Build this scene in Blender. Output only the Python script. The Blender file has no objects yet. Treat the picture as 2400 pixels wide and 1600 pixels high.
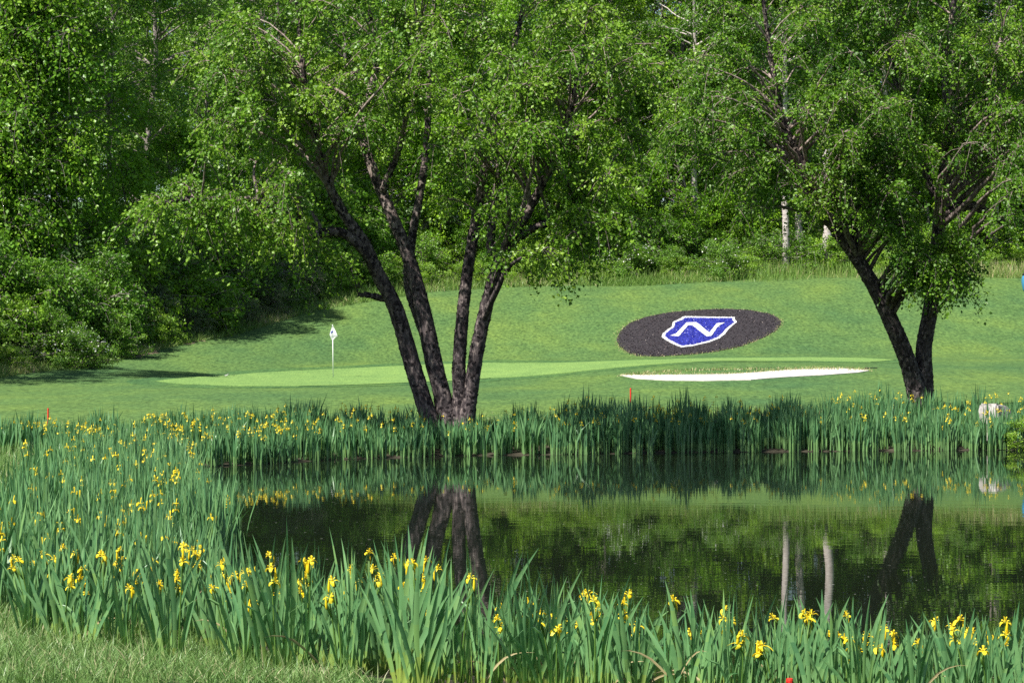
import bpy, math, numpy as np
from mathutils import Vector
from mathutils.geometry import delaunay_2d_cdt

# ------------------------------------------------------------------ camera, sky, sun, exposure
S = bpy.context.scene
COL = S.collection
F, CX, HY, CAMZ = 4950.0, 1200.0, 835.0, 2.1      # focal length, centre column and horizon row (photo px); camera height over the water
cam = bpy.data.cameras.new('camera'); camo = bpy.data.objects.new('camera', cam); COL.objects.link(camo)
cam.sensor_width = 36; cam.lens = 36 * F / 2400; cam.clip_start = 0.3; cam.clip_end = 3000
camo.location = (0, 0, CAMZ); camo.rotation_euler = (math.radians(90) + math.atan((HY - 800) / F), 0, 0)
S.camera = camo

SUN_AZ, SUN_EL = math.radians(46), math.radians(54)   # light travels SUN_AZ right of straight ahead
w = bpy.data.worlds.new('World'); S.world = w; w.use_nodes = True
nt = w.node_tree; bg = nt.nodes['Background']
sky = nt.nodes.new('ShaderNodeTexSky'); sky.sky_type = 'NISHITA'; sky.sun_disc = False
sky.sun_elevation = SUN_EL; sky.sun_rotation = math.pi + SUN_AZ
nt.links.new(sky.outputs[0], bg.inputs[0]); bg.inputs[1].default_value = 0.062
sl = bpy.data.lights.new('sun', 'SUN'); sl.energy = 5.0; sl.angle = math.radians(0.5); sl.color = (1, 0.95, 0.87)
slo = bpy.data.objects.new('sun', sl); COL.objects.link(slo)
slo.rotation_euler = Vector((math.sin(SUN_AZ) * math.cos(SUN_EL), math.cos(SUN_AZ) * math.cos(SUN_EL), -math.sin(SUN_EL))).to_track_quat('-Z', 'Y').to_euler()
slo.location = (-20, -30, 40)
S.view_settings.view_transform = 'Standard'; S.view_settings.look = 'None'
S.view_settings.exposure = 1.0; S.view_settings.gamma = 1; S.view_settings.use_curve_mapping = False
S.render.engine = 'CYCLES'
cy = S.cycles
cy.max_bounces = 6; cy.diffuse_bounces = 3; cy.glossy_bounces = 3; cy.transmission_bounces = 3; cy.transparent_max_bounces = 4
cy.use_denoising = False; cy.caustics_reflective = False; cy.caustics_refractive = False

R = np.random.RandomState(7)

# ------------------------------------------------------------------ helpers
def P(px, py, d):
    """photo pixel at depth d (metres from the camera) -> world point"""
    return np.array([(px - CX) / F * d, d, CAMZ + (HY - py) / F * d])

def tag(o, label=None, cat=None, group=None, kind=None):
    if label: o['label'] = label
    if cat: o['category'] = cat
    if group: o['group'] = group
    if kind: o['kind'] = kind
    return o

def link(name, me, mat=None, parent=None):
    o = bpy.data.objects.new(name, me); COL.objects.link(o)
    if mat is not None and me is not None and len(me.materials) == 0:
        for m in (mat if isinstance(mat, (list, tuple)) else [mat]): me.materials.append(m)
    if parent is not None: o.parent = parent
    return o

def empty(name, loc=(0, 0, 0), rz=0.0, s=1.0):
    o = bpy.data.objects.new(name, None); COL.objects.link(o)
    o.location = tuple(map(float, loc)); o.rotation_euler = (0, 0, rz); o.scale = (s, s, s) if np.isscalar(s) else s
    o.empty_display_size = 0.2
    return o

def mesh(name, V, Fc, tint=None, midx=None, smooth=False):
    """V (n,3); Fc: (m,k) array or list of face lists"""
    V = np.asarray(V, np.float32); me = bpy.data.meshes.new(name)
    if isinstance(Fc, np.ndarray):
        m, k = Fc.shape; flat = Fc.ravel(); tot = np.full(m, k, np.int32)
    else:
        m = len(Fc); tot = np.array([len(f) for f in Fc], np.int32); flat = np.fromiter((i for f in Fc for i in f), np.int32)
    me.vertices.add(len(V)); me.vertices.foreach_set('co', V.ravel())
    me.loops.add(len(flat)); me.loops.foreach_set('vertex_index', flat.astype(np.int32))
    me.polygons.add(m)
    st = np.concatenate([[0], np.cumsum(tot)[:-1]]).astype(np.int32)
    me.polygons.foreach_set('loop_start', st); me.polygons.foreach_set('loop_total', tot)
    me.polygons.foreach_set('use_smooth', np.full(m, smooth))
    if midx is not None: me.polygons.foreach_set('material_index', np.asarray(midx, np.int32))
    me.update(calc_edges=True)
    if tint is not None:
        a = me.attributes.new('tint', 'FLOAT', 'FACE'); a.data.foreach_set('value', np.asarray(tint, np.float32))
    return me

class MB:
    """collects vertices and faces"""
    def __init__(s): s.v = []; s.f = []; s.t = []; s.m = []; s.n = 0
    def add(s, V, Fc, tint=0.5, m=0):
        V = np.asarray(V, float); Fc = [[int(i) + s.n for i in f] for f in Fc]
        s.v.append(V); s.f += Fc; s.n += len(V); s.t += list(tint) if hasattr(tint, '__len__') else [tint] * len(Fc); s.m += [m] * len(Fc)
    def me(s, name, smooth=False): return mesh(name, np.concatenate(s.v), s.f, s.t, s.m, smooth)
    def build(s, name, mat, parent=None, smooth=False): return link(name, s.me(name, smooth), mat, parent)

def norm(a): return a / np.maximum(np.linalg.norm(a, axis=-1, keepdims=True), 1e-9)

def spline(pts, n):
    """Catmull-Rom through pts, n samples, pts (k,3+)"""
    p = np.asarray(pts, float); k = len(p)
    if k == 2: t = np.linspace(0, 1, n)[:, None]; return p[0] * (1 - t) + p[1] * t
    q = np.vstack([2 * p[0] - p[1], p, 2 * p[-1] - p[-2]])
    u = np.linspace(0, k - 1 - 1e-6, n); i = u.astype(int); t = (u - i)[:, None]
    a, b, c, d = q[i], q[i + 1], q[i + 2], q[i + 3]
    return 0.5 * (2 * b + (c - a) * t + (2 * a - 5 * b + 4 * c - d) * t ** 2 + (3 * b - a - 3 * c + d) * t ** 3)

def tube(mb, pts, rad, sides=6, rough=0.0, cap=True, tint=0.5, m=0, rng=R):
    pts = np.asarray(pts, float); n = len(pts); rad = np.broadcast_to(rad, (n,))
    T = norm(np.gradient(pts, axis=0)); ref = np.array([1.0, 0.13, 0.07])
    A = norm(np.cross(T, ref)); B = np.cross(T, A)
    th = np.arange(sides) * 2 * math.pi / sides
    r = rad[:, None] * (1 + rough * rng.randn(n, sides))
    V = pts[:, None] + r[..., None] * (np.cos(th)[None, :, None] * A[:, None] + np.sin(th)[None, :, None] * B[:, None])
    V = V.reshape(-1, 3); fc = []
    for i in range(n - 1):
        for j in range(sides):
            k = (j + 1) % sides
            fc.append([i * sides + j, i * sides + k, (i + 1) * sides + k, (i + 1) * sides + j])
    if cap: fc.append(list(range(sides))[::-1]); fc.append([(n - 1) * sides + j for j in range(sides)])
    mb.add(V, fc, tint, m)

def lathe(mb, prof, c=(0, 0, 0), sides=16, tint=0.5, m=0):
    prof = np.asarray(prof, float); n = len(prof); th = np.arange(sides) * 2 * math.pi / sides
    V = np.stack([prof[:, 0][:, None] * np.cos(th), prof[:, 0][:, None] * np.sin(th), np.repeat(prof[:, 1][:, None], sides, 1)], -1).reshape(-1, 3) + np.asarray(c)
    fc = [[i * sides + j, i * sides + (j + 1) % sides, (i + 1) * sides + (j + 1) % sides, (i + 1) * sides + j] for i in range(n - 1) for j in range(sides)]
    fc.append(list(range(sides))[::-1]); fc.append([(n - 1) * sides + j for j in range(sides)])
    mb.add(V, fc, tint, m)

# ------------------------------------------------------------------ materials
def mat_new(name):
    m = bpy.data.materials.new(name); m.use_nodes = True
    return m, m.node_tree, m.node_tree.nodes['Principled BSDF']

def N(nt, typ, **kw):
    n = nt.nodes.new(typ)
    for k, v in kw.items():
        if hasattr(n, k): setattr(n, k, v)
        else: n.inputs[k].default_value = v
    return n

def ramp(nt, src, stops):
    r = nt.nodes.new('ShaderNodeValToRGB'); e = r.color_ramp.elements
    while len(e) < len(stops): e.new(0.5)
    for el, (p, c) in zip(e, stops): el.position = p; el.color = (*c, 1)
    nt.links.new(src, r.inputs[0]); return r.outputs[0]

def noise(nt, scale, detail=4, rough=0.55, coord='Object', vscale=None, dist=0.0):
    tc = nt.nodes.new('ShaderNodeTexCoord'); out = tc.outputs[coord]
    if vscale:
        mp = nt.nodes.new('ShaderNodeMapping'); mp.inputs['Scale'].default_value = vscale
        nt.links.new(out, mp.inputs[0]); out = mp.outputs[0]
    n = nt.nodes.new('ShaderNodeTexNoise'); n.inputs['Scale'].default_value = scale; n.inputs['Detail'].default_value = detail
    n.inputs['Roughness'].default_value = rough; n.inputs['Distortion'].default_value = dist
    nt.links.new(out, n.inputs['Vector']); return n.outputs['Fac']

def mixc(nt, fac, a, b, mode='MIX'):
    n = nt.nodes.new('ShaderNodeMix'); n.data_type = 'RGBA'; n.blend_type = mode
    for s, v in ((n.inputs[0], fac), (n.inputs[6], a), (n.inputs[7], b)):
        if isinstance(v, (int, float)): s.default_value = v
        elif isinstance(v, tuple): s.default_value = (*v, 1)
        else: nt.links.new(v, s)
    return n.outputs[2]

def bump(nt, bsdf, h, strength=0.5, dist=0.02):
    b = nt.nodes.new('ShaderNodeBump'); b.inputs['Strength'].default_value = strength; b.inputs['Distance'].default_value = dist
    nt.links.new(h, b.inputs['Height']); nt.links.new(b.outputs[0], bsdf.inputs['Normal'])

def leaf_mat(name, stops, trans=0.3, rough=0.42, spec=0.32, tcol=(0.16, 0.36, 0.02)):
    """foliage: each leaf's own tint picks its green; sun shines through a little"""
    m, nt, b = mat_new(name)
    at = N(nt, 'ShaderNodeAttribute', attribute_name='tint')
    oi = nt.nodes.new('ShaderNodeObjectInfo')
    ad = N(nt, 'ShaderNodeMath', operation='MULTIPLY_ADD'); nt.links.new(oi.outputs['Random'], ad.inputs[0]); ad.inputs[1].default_value = 0.22
    nt.links.new(at.outputs['Fac'], ad.inputs[2])
    c = ramp(nt, ad.outputs[0], stops)
    nt.links.new(c, b.inputs['Base Color']); b.inputs['Roughness'].default_value = rough
    b.inputs['Specular IOR Level'].default_value = spec
    t = nt.nodes.new('ShaderNodeBsdfTranslucent'); nt.links.new(mixc(nt, 0.5, c, tcol), t.inputs[0])
    mx = nt.nodes.new('ShaderNodeMixShader'); mx.inputs[0].default_value = trans * .8
    nt.links.new(b.outputs[0], mx.inputs[1]); nt.links.new(t.outputs[0], mx.inputs[2])
    nt.links.new(mx.outputs[0], nt.nodes['Material Output'].inputs[0]); return m

def tint_mat(name, stops, rough=0.8, spec=0.2):
    m, nt, b = mat_new(name)
    at = N(nt, 'ShaderNodeAttribute', attribute_name='tint')
    nt.links.new(ramp(nt, at.outputs['Fac'], stops), b.inputs['Base Color'])
    b.inputs['Roughness'].default_value = rough; b.inputs['Specular IOR Level'].default_value = spec; return m

def flat_mat(name, col, rough=0.5, spec=0.5, var=0.0, vs=8.0):
    m, nt, b = mat_new(name)
    if var: nt.links.new(ramp(nt, noise(nt, vs, 5), [(0.3, tuple(c * (1 - var) for c in col)), (0.7, tuple(min(1, c * (1 + var)) for c in col))]), b.inputs['Base Color'])
    else: b.inputs['Base Color'].default_value = (*col, 1)
    b.inputs['Roughness'].default_value = rough; b.inputs['Specular IOR Level'].default_value = spec; return m

M = {}
def make_materials():
    M['birch_leaf'] = leaf_mat('birch_leaf', [(0, (.036, .105, .008)), (.5, (.095, .210, .013)), (1, (.210, .345, .028))], 0.38)
    M['left_leaf'] = leaf_mat('linden_leaf', [(0, (.042, .130, .008)), (.5, (.115, .255, .014)), (1, (.235, .390, .028))], 0.36)
    M['wood_a'] = leaf_mat('wood_leaf_mid', [(0, (.055, .140, .010)), (.5, (.125, .270, .014)), (1, (.240, .385, .026))], 0.34)
    M['wood_b'] = leaf_mat('wood_leaf_bright', [(0, (.065, .165, .008)), (.5, (.135, .295, .012)), (1, (.230, .400, .022))], 0.4)
    M['wood_c'] = leaf_mat('wood_leaf_dark', [(0, (.042, .115, .014)), (.5, (.100, .220, .020)), (1, (.185, .310, .034))], 0.3)
    M['shrub_a'] = leaf_mat('shrub_leaf', [(0, (.046, .120, .012)), (.5, (.100, .230, .018)), (1, (.185, .320, .032))], 0.34)
    M['shrub_b'] = leaf_mat('shrub_leaf_yellow', [(0, (.085, .175, .012)), (.5, (.165, .320, .020)), (1, (.270, .420, .036))], 0.34)
    M['shrub_c'] = leaf_mat('shrub_leaf_grey', [(0, (.045, .080, .030)), (.5, (.080, .130, .050)), (1, (.170, .200, .100))], 0.3)
    M['iris_leaf'] = leaf_mat('iris_leaf', [(0, (.034, .108, .046)), (.35, (.074, .192, .076)), (.62, (.148, .292, .112)), (.85, (.185, .320, .085)), (1, (.240, .320, .065))], 0.25, 0.36, 0.45, (.10, .32, .05))
    M['iris_stem'] = leaf_mat('iris_stem', [(0, (.05, .14, .03)), (1, (.14, .24, .04))], 0.2)
    M['petal'] = leaf_mat('iris_petal', [(0, (.70, .46, .006)), (.5, (.82, .62, .012)), (1, (.86, .72, .05))], 0.35, 0.5, 0.3, (.85, .55, .01))
    M['white_bloom'] = leaf_mat('white_bloom', [(0, (.6, .62, .55)), (1, (.8, .8, .76))], 0.3, tcol=(.7, .7, .6))
    M['grass'] = leaf_mat('grass_blade', [(0, (.066, .140, .032)), (.5, (.120, .228, .062)), (.8, (.18, .28, .09)), (1, (.38, .36, .20))], 0.3, tcol=(.2, .36, .05))
    M['tall_grass'] = leaf_mat('tall_grass_blade', [(0, (.070, .155, .026)), (.55, (.150, .260, .050)), (.8, (.26, .31, .10)), (1, (.45, .38, .22))], 0.3, tcol=(.2, .34, .06))
    # bark: dark shaggy plates, paler where it has peeled
    m, nt, b = mat_new('birch_bark')
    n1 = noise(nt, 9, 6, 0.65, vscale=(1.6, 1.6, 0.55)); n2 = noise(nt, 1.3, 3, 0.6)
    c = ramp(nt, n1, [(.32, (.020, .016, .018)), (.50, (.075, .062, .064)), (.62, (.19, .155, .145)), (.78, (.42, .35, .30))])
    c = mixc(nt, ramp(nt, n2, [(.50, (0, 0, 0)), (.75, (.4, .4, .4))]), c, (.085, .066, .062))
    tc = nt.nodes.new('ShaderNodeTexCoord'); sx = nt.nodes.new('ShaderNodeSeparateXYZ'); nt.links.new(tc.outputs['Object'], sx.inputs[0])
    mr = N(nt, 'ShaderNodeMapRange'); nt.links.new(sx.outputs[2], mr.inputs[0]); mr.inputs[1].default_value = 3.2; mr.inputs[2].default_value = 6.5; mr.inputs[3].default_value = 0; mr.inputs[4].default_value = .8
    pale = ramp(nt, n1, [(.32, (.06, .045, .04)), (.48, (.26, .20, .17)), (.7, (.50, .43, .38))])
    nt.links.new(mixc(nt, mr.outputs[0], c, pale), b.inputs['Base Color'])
    b.inputs['Roughness'].default_value = 0.9; b.inputs['Specular IOR Level'].default_value = 0.15
    bump(nt, b, n1, 0.9, 0.04); M['birch_bark'] = m
    M['flake'] = tint_mat('bark_flake', [(0, (.020, .016, .018)), (.5, (.075, .060, .062)), (.8, (.20, .165, .15)), (1, (.45, .37, .31))], 0.9, 0.1)
    m, nt, b = mat_new('wood_bark')
    oi = nt.nodes.new('ShaderNodeObjectInfo'); n1 = noise(nt, 5, 5, 0.6, vscale=(2, 2, .6))
    c = mixc(nt, oi.outputs['Random'], ramp(nt, n1, [(.35, (.045, .036, .032)), (.65, (.16, .13, .115))]), ramp(nt, n1, [(.35, (.14, .12, .11)), (.65, (.36, .32, .29))]))
    nt.links.new(c, b.inputs['Base Color']); b.inputs['Roughness'].default_value = 0.9; bump(nt, b, n1, .6, .03); M['wood_bark'] = m
    m, nt, b = mat_new('pale_bark')
    n1 = noise(nt, 4, 5, 0.6, vscale=(1, 1, 2.5))
    nt.links.new(ramp(nt, n1, [(.32, (.15, .12, .11)), (.5, (.40, .35, .33)), (.75, (.60, .56, .54))]), b.inputs['Base Color']); b.inputs['Roughness'].default_value = 0.8; M['pale_bark'] = m
    # mown lawn
    def lawn(name, lo, mid, hi, big, fine, bs):
        m, nt, b = mat_new(name)
        nb = noise(nt, big, 5, 0.6, vscale=(1, .55, 1)); nf = noise(nt, fine, 4, 0.7, vscale=(1, .35, 1)); nm = noise(nt, .9, 4, .6, vscale=(1, .45, 1))
        c = ramp(nt, nb, [(.30, lo), (.50, mid), (.72, hi)])
        c = mixc(nt, 0.75, c, ramp(nt, nf, [(.30, (.25, .30, .28)), (.5, (.95, .96, .92)), (.70, (1.75, 1.62, 1.45))]), 'MULTIPLY')
        c = mixc(nt, 0.6, c, ramp(nt, nm, [(.3, (.76, .82, .80)), (.5, (1, 1, 1)), (.7, (1.2, 1.14, 1.02))]), 'MULTIPLY')
        nt.links.new(c, b.inputs['Base Color']); b.inputs['Roughness'].default_value = 0.85; b.inputs['Specular IOR Level'].default_value = 0.15
        bump(nt, b, nf, bs, 0.05); return m
    M['lawn'] = lawn('lawn', (.050, .112, .040), (.072, .136, .040), (.102, .164, .038), 0.2, 7, 1.0)
    M['collar'] = lawn('collar_grass', (.042, .103, .038), (.056, .121, .039), (.076, .141, .037), 0.3, 7, .9)
    M['green'] = lawn('putting_green', (.125, .222, .066), (.140, .238, .070), (.152, .252, .074), 0.25, 16, .12)
    m, nt, b = mat_new('sand')
    nt.links.new(ramp(nt, noise(nt, 3, 5, .6), [(.3, (.40, .37, .33)), (.7, (.58, .55, .50))]), b.inputs['Base Color']); b.inputs['Roughness'].default_value = 0.9
    bump(nt, b, noise(nt, 6, 3), .5, .05); M['sand'] = m
    m, nt, b = mat_new('mulch'); nf = noise(nt, 14, 4, .75)
    nt.links.new(ramp(nt, nf, [(.3, (.008, .006, .009)), (.55, (.022, .017, .022)), (.75, (.048, .037, .044))]), b.inputs['Base Color']); b.inputs['Roughness'].default_value = 0.95; bump(nt, b, nf, 1, .06); M['mulch'] = m
    m, nt, b = mat_new('blue_stone'); nf = noise(nt, 16, 3, .75)
    nt.links.new(ramp(nt, nf, [(.3, (.005, .007, .12)), (.55, (.012, .018, .28)), (.78, (.05, .07, .42))]), b.inputs['Base Color']); b.inputs['Roughness'].default_value = 0.7; bump(nt, b, nf, 1, .06); M['blue_stone'] = m
    m, nt, b = mat_new('white_stone'); nf = noise(nt, 18, 3, .7)
    nt.links.new(ramp(nt, nf, [(.3, (.42, .42, .42)), (.5, (.78, .78, .77))]), b.inputs['Base Color']); b.inputs['Roughness'].default_value = 0.8; bump(nt, b, nf, 1, .06); M['white_stone'] = m
    M['mulch_chip'] = tint_mat('mulch_chip', [(0, (.010, .008, .010)), (.7, (.028, .022, .027)), (.985, (.10, .08, .08)), (1, (.35, .3, .28))])
    M['blue_chip'] = tint_mat('blue_chip', [(0, (.005, .007, .13)), (.7, (.018, .026, .34)), (.95, (.08, .10, .46)), (1, (.6, .6, .7))])
    M['white_chip'] = tint_mat('white_chip', [(0, (.45, .45, .46)), (1, (.82, .82, .81))])
    # still pond water, faint ripples and floating dust
    m, nt, b = mat_new('pond_water')
    b.inputs['Base Color'].default_value = (.008, .012, .007, 1); b.inputs['IOR'].default_value = 1.333
    sp = noise(nt, 18, 2, .5, vscale=(1, .5, 1)); film = noise(nt, .35, 3, .6)
    nt.links.new(ramp(nt, film, [(.45, (.0,) * 3), (.8, (.018,) * 3)]), b.inputs['Roughness'])
    nt.links.new(ramp(nt, sp, [(.70, (.008, .012, .007)), (.75, (.22, .23, .2))]), b.inputs['Base Color'])
    r1 = noise(nt, .9, 2, .5, vscale=(1, 3.2, 1)); r2 = noise(nt, 1.9, 2, .5, vscale=(.5, 4, 1))
    ad = N(nt, 'ShaderNodeMath', operation='MULTIPLY_ADD'); nt.links.new(r2, ad.inputs[0]); ad.inputs[1].default_value = .45; nt.links.new(r1, ad.inputs[2])
    bump(nt, b, ad.outputs[0], 1.0, 0.00055); M['water'] = m
    M['white_paint'] = flat_mat('white_paint', (.8, .8, .8), .35)
    M['flag_cloth'] = leaf_mat('flag_cloth', [(0, (.8, .8, .82)), (1, (.8, .8, .82))], .3, .8, .1, (.8, .8, .8))
    M['navy_print'] = flat_mat('navy_print', (.03, .05, .30), .7)
    M['red_paint'] = flat_mat('red_paint', (.62, .030, .020), .45, .4, .15)
    M['dull_red'] = flat_mat('dull_red', (.10, .022, .020), .7, .2, .3)
    M['black_plastic'] = flat_mat('black_plastic', (.02, .022, .026), .5)
    M['blue_plastic'] = flat_mat('blue_plastic', (.05, .22, .40), .35, .5, .08)
    m, nt, b = mat_new('stone'); n1 = noise(nt, 5, 6, .65)
    nt.links.new(ramp(nt, n1, [(.3, (.16, .15, .14)), (.55, (.36, .34, .32)), (.75, (.58, .56, .54))]), b.inputs['Base Color']); b.inputs['Roughness'].default_value = .9; bump(nt, b, n1, .9, .05); M['stone'] = m
    M['feather'] = tint_mat('feather', [(0, (.02, .02, .024)), (.5, (.22, .21, .20)), (1, (.75, .75, .74))])
    M['dry_leaf'] = flat_mat('dry_leaf', (.30, .25, .13), .6, .3, .2)
    M['mud'] = flat_mat('wet_soil', (.040, .034, .022), .8, .3, .4, 6)
    M['dirt'] = flat_mat('bare_soil', (.21, .17, .11), .95, .1, .35, 5)
make_materials()

# ------------------------------------------------------------------ terrain
def shore(px, d): return ((px - CX) / F * d, d)
POND = np.array([shore(*q) for q in [(400, 39.6), (600, 41.2), (800, 43.2), (1060, 44.6), (1350, 45.4), (1600, 46.2), (2000, 46.9), (2400, 47.6), (3000, 48.2), (3500, 47)]]
                + [(25.5, 38), (24, 26), (19, 17), (12, 12.2), (6, 11.7)]
                + [shore(*q) for q in [(2500, 12.5), (1900, 12.9), (1300, 13.5), (900, 14.2), (600, 15.4), (410, 16.6), (360, 18.4), (425, 21), (490, 23.4), (460, 26), (430, 31), (410, 35)]])

def sdf(x, y):
    """distance to the pond outline, negative over the water"""
    p = np.stack([np.asarray(x, float).ravel(), np.asarray(y, float).ravel()], -1); a = POND; b = np.roll(POND, -1, 0)
    best = np.full(len(p), 1e9); ins = np.zeros(len(p), bool)
    for s, e in zip(a, b):
        ab = e - s; t = np.clip(((p - s) @ ab) / (ab @ ab), 0, 1)
        best = np.minimum(best, np.hypot(*(p - s - t[:, None] * ab).T))
        c = (s[1] > p[:, 1]) != (e[1] > p[:, 1])
        if abs(ab[1]) > 1e-9: ins ^= c & (p[:, 0] < s[0] + (p[:, 1] - s[1]) / ab[1] * ab[0])
    return np.where(ins, -best, best).reshape(np.shape(x))

NEAR = [(0, .55), (10, .34), (16, .30), (30, .32), (44, .36)]
FARZ = [(160, 11), (220, 18.5), (420, 30), (900, 36)]
PROF = {
    -500: NEAR + [(55, .6), (66, 1.0), (76, 1.9), (90, 3.4), (110, 5.4), (130, 7.6)] + FARZ,
    0: NEAR + [(48, .38), (55, .58), (66, .86), (76, 1.0), (80, 1.2), (86, 1.75), (95, 2.9), (110, 5.0), (130, 7.5)] + FARZ,
    260: NEAR + [(48, .38), (55, .60), (66, .88), (76, 1.02), (80, 1.15), (84, 1.4), (90, 1.85), (97, 2.8), (110, 5), (130, 7.5)] + FARZ,
    500: NEAR + [(48, .38), (55, .60), (66, .90), (76, 1.06), (82, 1.15), (88, 1.40), (93, 1.95), (100, 3.0), (105, 3.75), (115, 5.5), (130, 7.5)] + FARZ,
    850: NEAR + [(48, .38), (55, .60), (66, .90), (76, 1.06), (84, 1.26), (95, 1.65), (99, 2.05), (106, 3.7), (112, 5.05), (120, 6.2), (135, 8)] + FARZ,
    1200: NEAR + [(48, .38), (55, .62), (66, .92), (76, 1.08), (84, 1.32), (95, 1.70), (100, 2.15), (110, 4.2), (118, 5.9), (130, 7.2)] + FARZ,
    1440: NEAR + [(48, .38), (55, .64), (65, 1.0), (70, 1.20), (74, 1.38), (79, 1.62), (86, 1.78), (94, 1.98), (99, 2.4), (109, 4.4), (119, 6.1), (130, 7.3)] + FARZ,
    1640: NEAR + [(48, .38), (55, .66), (65, 1.05), (70, 1.28), (73, 1.50), (78, 1.84), (84, 1.90), (92, 2.03), (96, 2.14), (100, 2.75), (108, 4.5), (113, 5.3), (119, 6.2), (130, 7.4)] + FARZ,
    1860: NEAR + [(48, .40), (55, .68), (65, 1.10), (70, 1.34), (74, 1.56), (79, 1.84), (85, 1.90), (92, 2.03), (96, 2.14), (101, 2.85), (108, 4.3), (120, 6.35), (130, 7.5)] + FARZ,
    2100: NEAR + [(48, .42), (60, .95), (70, 1.30), (76, 1.62), (82, 1.80), (92, 2.0), (97, 2.16), (102, 3.0), (108, 4.1), (120, 6.4), (130, 7.6)] + FARZ,
    2500: NEAR + [(48, .42), (60, .95), (70, 1.30), (82, 1.75), (92, 2.0), (97, 2.2), (104, 3.2), (112, 4.9), (121, 6.6), (130, 7.7)] + FARZ,
    3200: NEAR + [(48, .42), (60, .9), (70, 1.25), (82, 1.75), (97, 2.4), (112, 5.0), (121, 6.6), (130, 7.8)] + FARZ,
}
DT = np.arange(0, 905, 1.0); PXS = np.array(sorted(PROF), float)
_k = np.exp(-0.5 * (np.arange(-4, 5) / 1.3) ** 2); _k /= _k.sum()
TAB = []
for q in PXS:
    z_ = np.interp(DT, *zip(*PROF[int(q)]))
    TAB.append(np.convolve(np.pad(z_, 4, mode='edge'), _k, 'valid'))
TAB = np.array(TAB)
_pf = np.arange(-500, 3201, 20.0); _t2 = np.array([np.interp(_pf, PXS, TAB[:, i]) for i in range(len(DT))]).T
_kk = np.exp(-0.5 * (np.arange(-9, 10) / 4.0) ** 2); _kk /= _kk.sum()
_t2 = np.array([np.convolve(np.pad(_t2[:, i], 9, mode='edge'), _kk, 'valid') for i in range(len(DT))]).T

def base_z(x, y):
    y = np.maximum(np.asarray(y, float), 0.0); px = np.clip(CX + F * np.asarray(x, float) / np.maximum(y, 12), -500, 3199.9)
    i = (px + 500) / 20; i0 = np.minimum(i.astype(int), len(_pf) - 2); fi = i - i0
    d = np.clip(y, 0, 903); d0 = d.astype(int); fd = d - d0
    return (_t2[i0, d0] * (1 - fi) + _t2[i0 + 1, d0] * fi) * (1 - fd) + (_t2[i0, d0 + 1] * (1 - fi) + _t2[i0 + 1, d0 + 1] * fi) * fd

def ground_z(x, y):
    s = sdf(x, y); t = np.clip(s / 3.0, 0, 1); t = t * t * (3 - 2 * t)
    z = 0.03 + np.clip(s, 0, 1) * 0.05 + (base_z(x, y) - 0.08) * t
    u = np.sin(x * .9 + 1.3) * np.sin(y * .55) * .012 + np.sin(x * .31 + y * .23) * .02
    return np.where(s > 0, z + u * t, np.maximum(-1.1, .03 + s * .4))

GX = np.concatenate([[-900, -500, -300, -200, -140, -100, -75, -58, -46, -38], np.arange(-33, 33.1, .36), [38, 46, 58, 75, 100, 140, 200, 300, 500, 900]])
GY = np.concatenate([[-300, -120, -50, -20, -6, 0, 4, 7], np.arange(9, 50, .36), np.arange(50, 128, .5), np.arange(129, 180, 4), [190, 210, 240, 280, 330, 400, 520, 700, 1000]])
gxx, gyy = np.meshgrid(GX, GY); GZ = ground_z(gxx, gyy)

def hz(x, y):
    """height of the built ground mesh"""
    x = np.asarray(x, float); y = np.asarray(y, float)
    i = np.clip(np.searchsorted(GX, x) - 1, 0, len(GX) - 2); j = np.clip(np.searchsorted(GY, y) - 1, 0, len(GY) - 2)
    u = (x - GX[i]) / (GX[i + 1] - GX[i]); v = (y - GY[j]) / (GY[j + 1] - GY[j])
    return GZ[j, i] * (1 - u) * (1 - v) + GZ[j, i + 1] * u * (1 - v) + GZ[j + 1, i] * (1 - u) * v + GZ[j + 1, i + 1] * u * v

nx, ny = len(GX), len(GY)
idx = np.arange(nx * ny).reshape(ny, nx)
gf = np.stack([idx[:-1, :-1], idx[:-1, 1:], idx[1:, 1:], idx[1:, :-1]], -1).reshape(-1, 4)
GS_ = sdf((gxx[:-1, :-1] + gxx[1:, 1:]) / 2, (gyy[:-1, :-1] + gyy[1:, 1:]) / 2).ravel()
tag(link('ground', mesh('ground', np.stack([gxx, gyy, GZ], -1).reshape(-1, 3), gf, smooth=True, midx=(np.abs(GS_ - .3) < 1.1).astype(int)), [M['lawn'], M['mud']]), 'mown green lawn rising to the wooded hillside behind the pond', kind='structure')
wv = np.array([(-9, 9, 0), (30, 9, 0), (30, 52, 0), (-9, 52, 0)], float)
tag(link('pond_water', mesh('pond_water', wv, [[0, 1, 2, 3]]), M['water']), 'still dark pond mirroring trees and irises', kind='structure')

def hit(px, py):
    """where the sight line through a photo pixel meets the lawn"""
    d = np.arange(50, 140, .05); r = P(px, py, 1.0)
    x = (px - CX) / F * d; z = CAMZ + (HY - py) / F * d
    g = hz(x, d) >= z
    k = np.argmax(g) if g.any() else len(d) - 1
    return np.array([x[k], d[k]])

def fine(poly, step):
    out = []
    for a, b in zip(poly, np.roll(poly, -1, 0)):
        n = max(1, int(np.hypot(*(b - a)) / step)); out += [a + (b - a) * t / n for t in range(n)]
    return np.array(out)

def inside(poly, p):
    ins = np.zeros(len(p), bool)
    for s, e in zip(poly, np.roll(poly, -1, 0)):
        c = (s[1] > p[:, 1]) != (e[1] > p[:, 1])
        if abs(e[1] - s[1]) > 1e-9: ins ^= c & (p[:, 0] < s[0] + (p[:, 1] - s[1]) / (e[1] - s[1]) * (e[0] - s[0]))
    return ins

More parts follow.
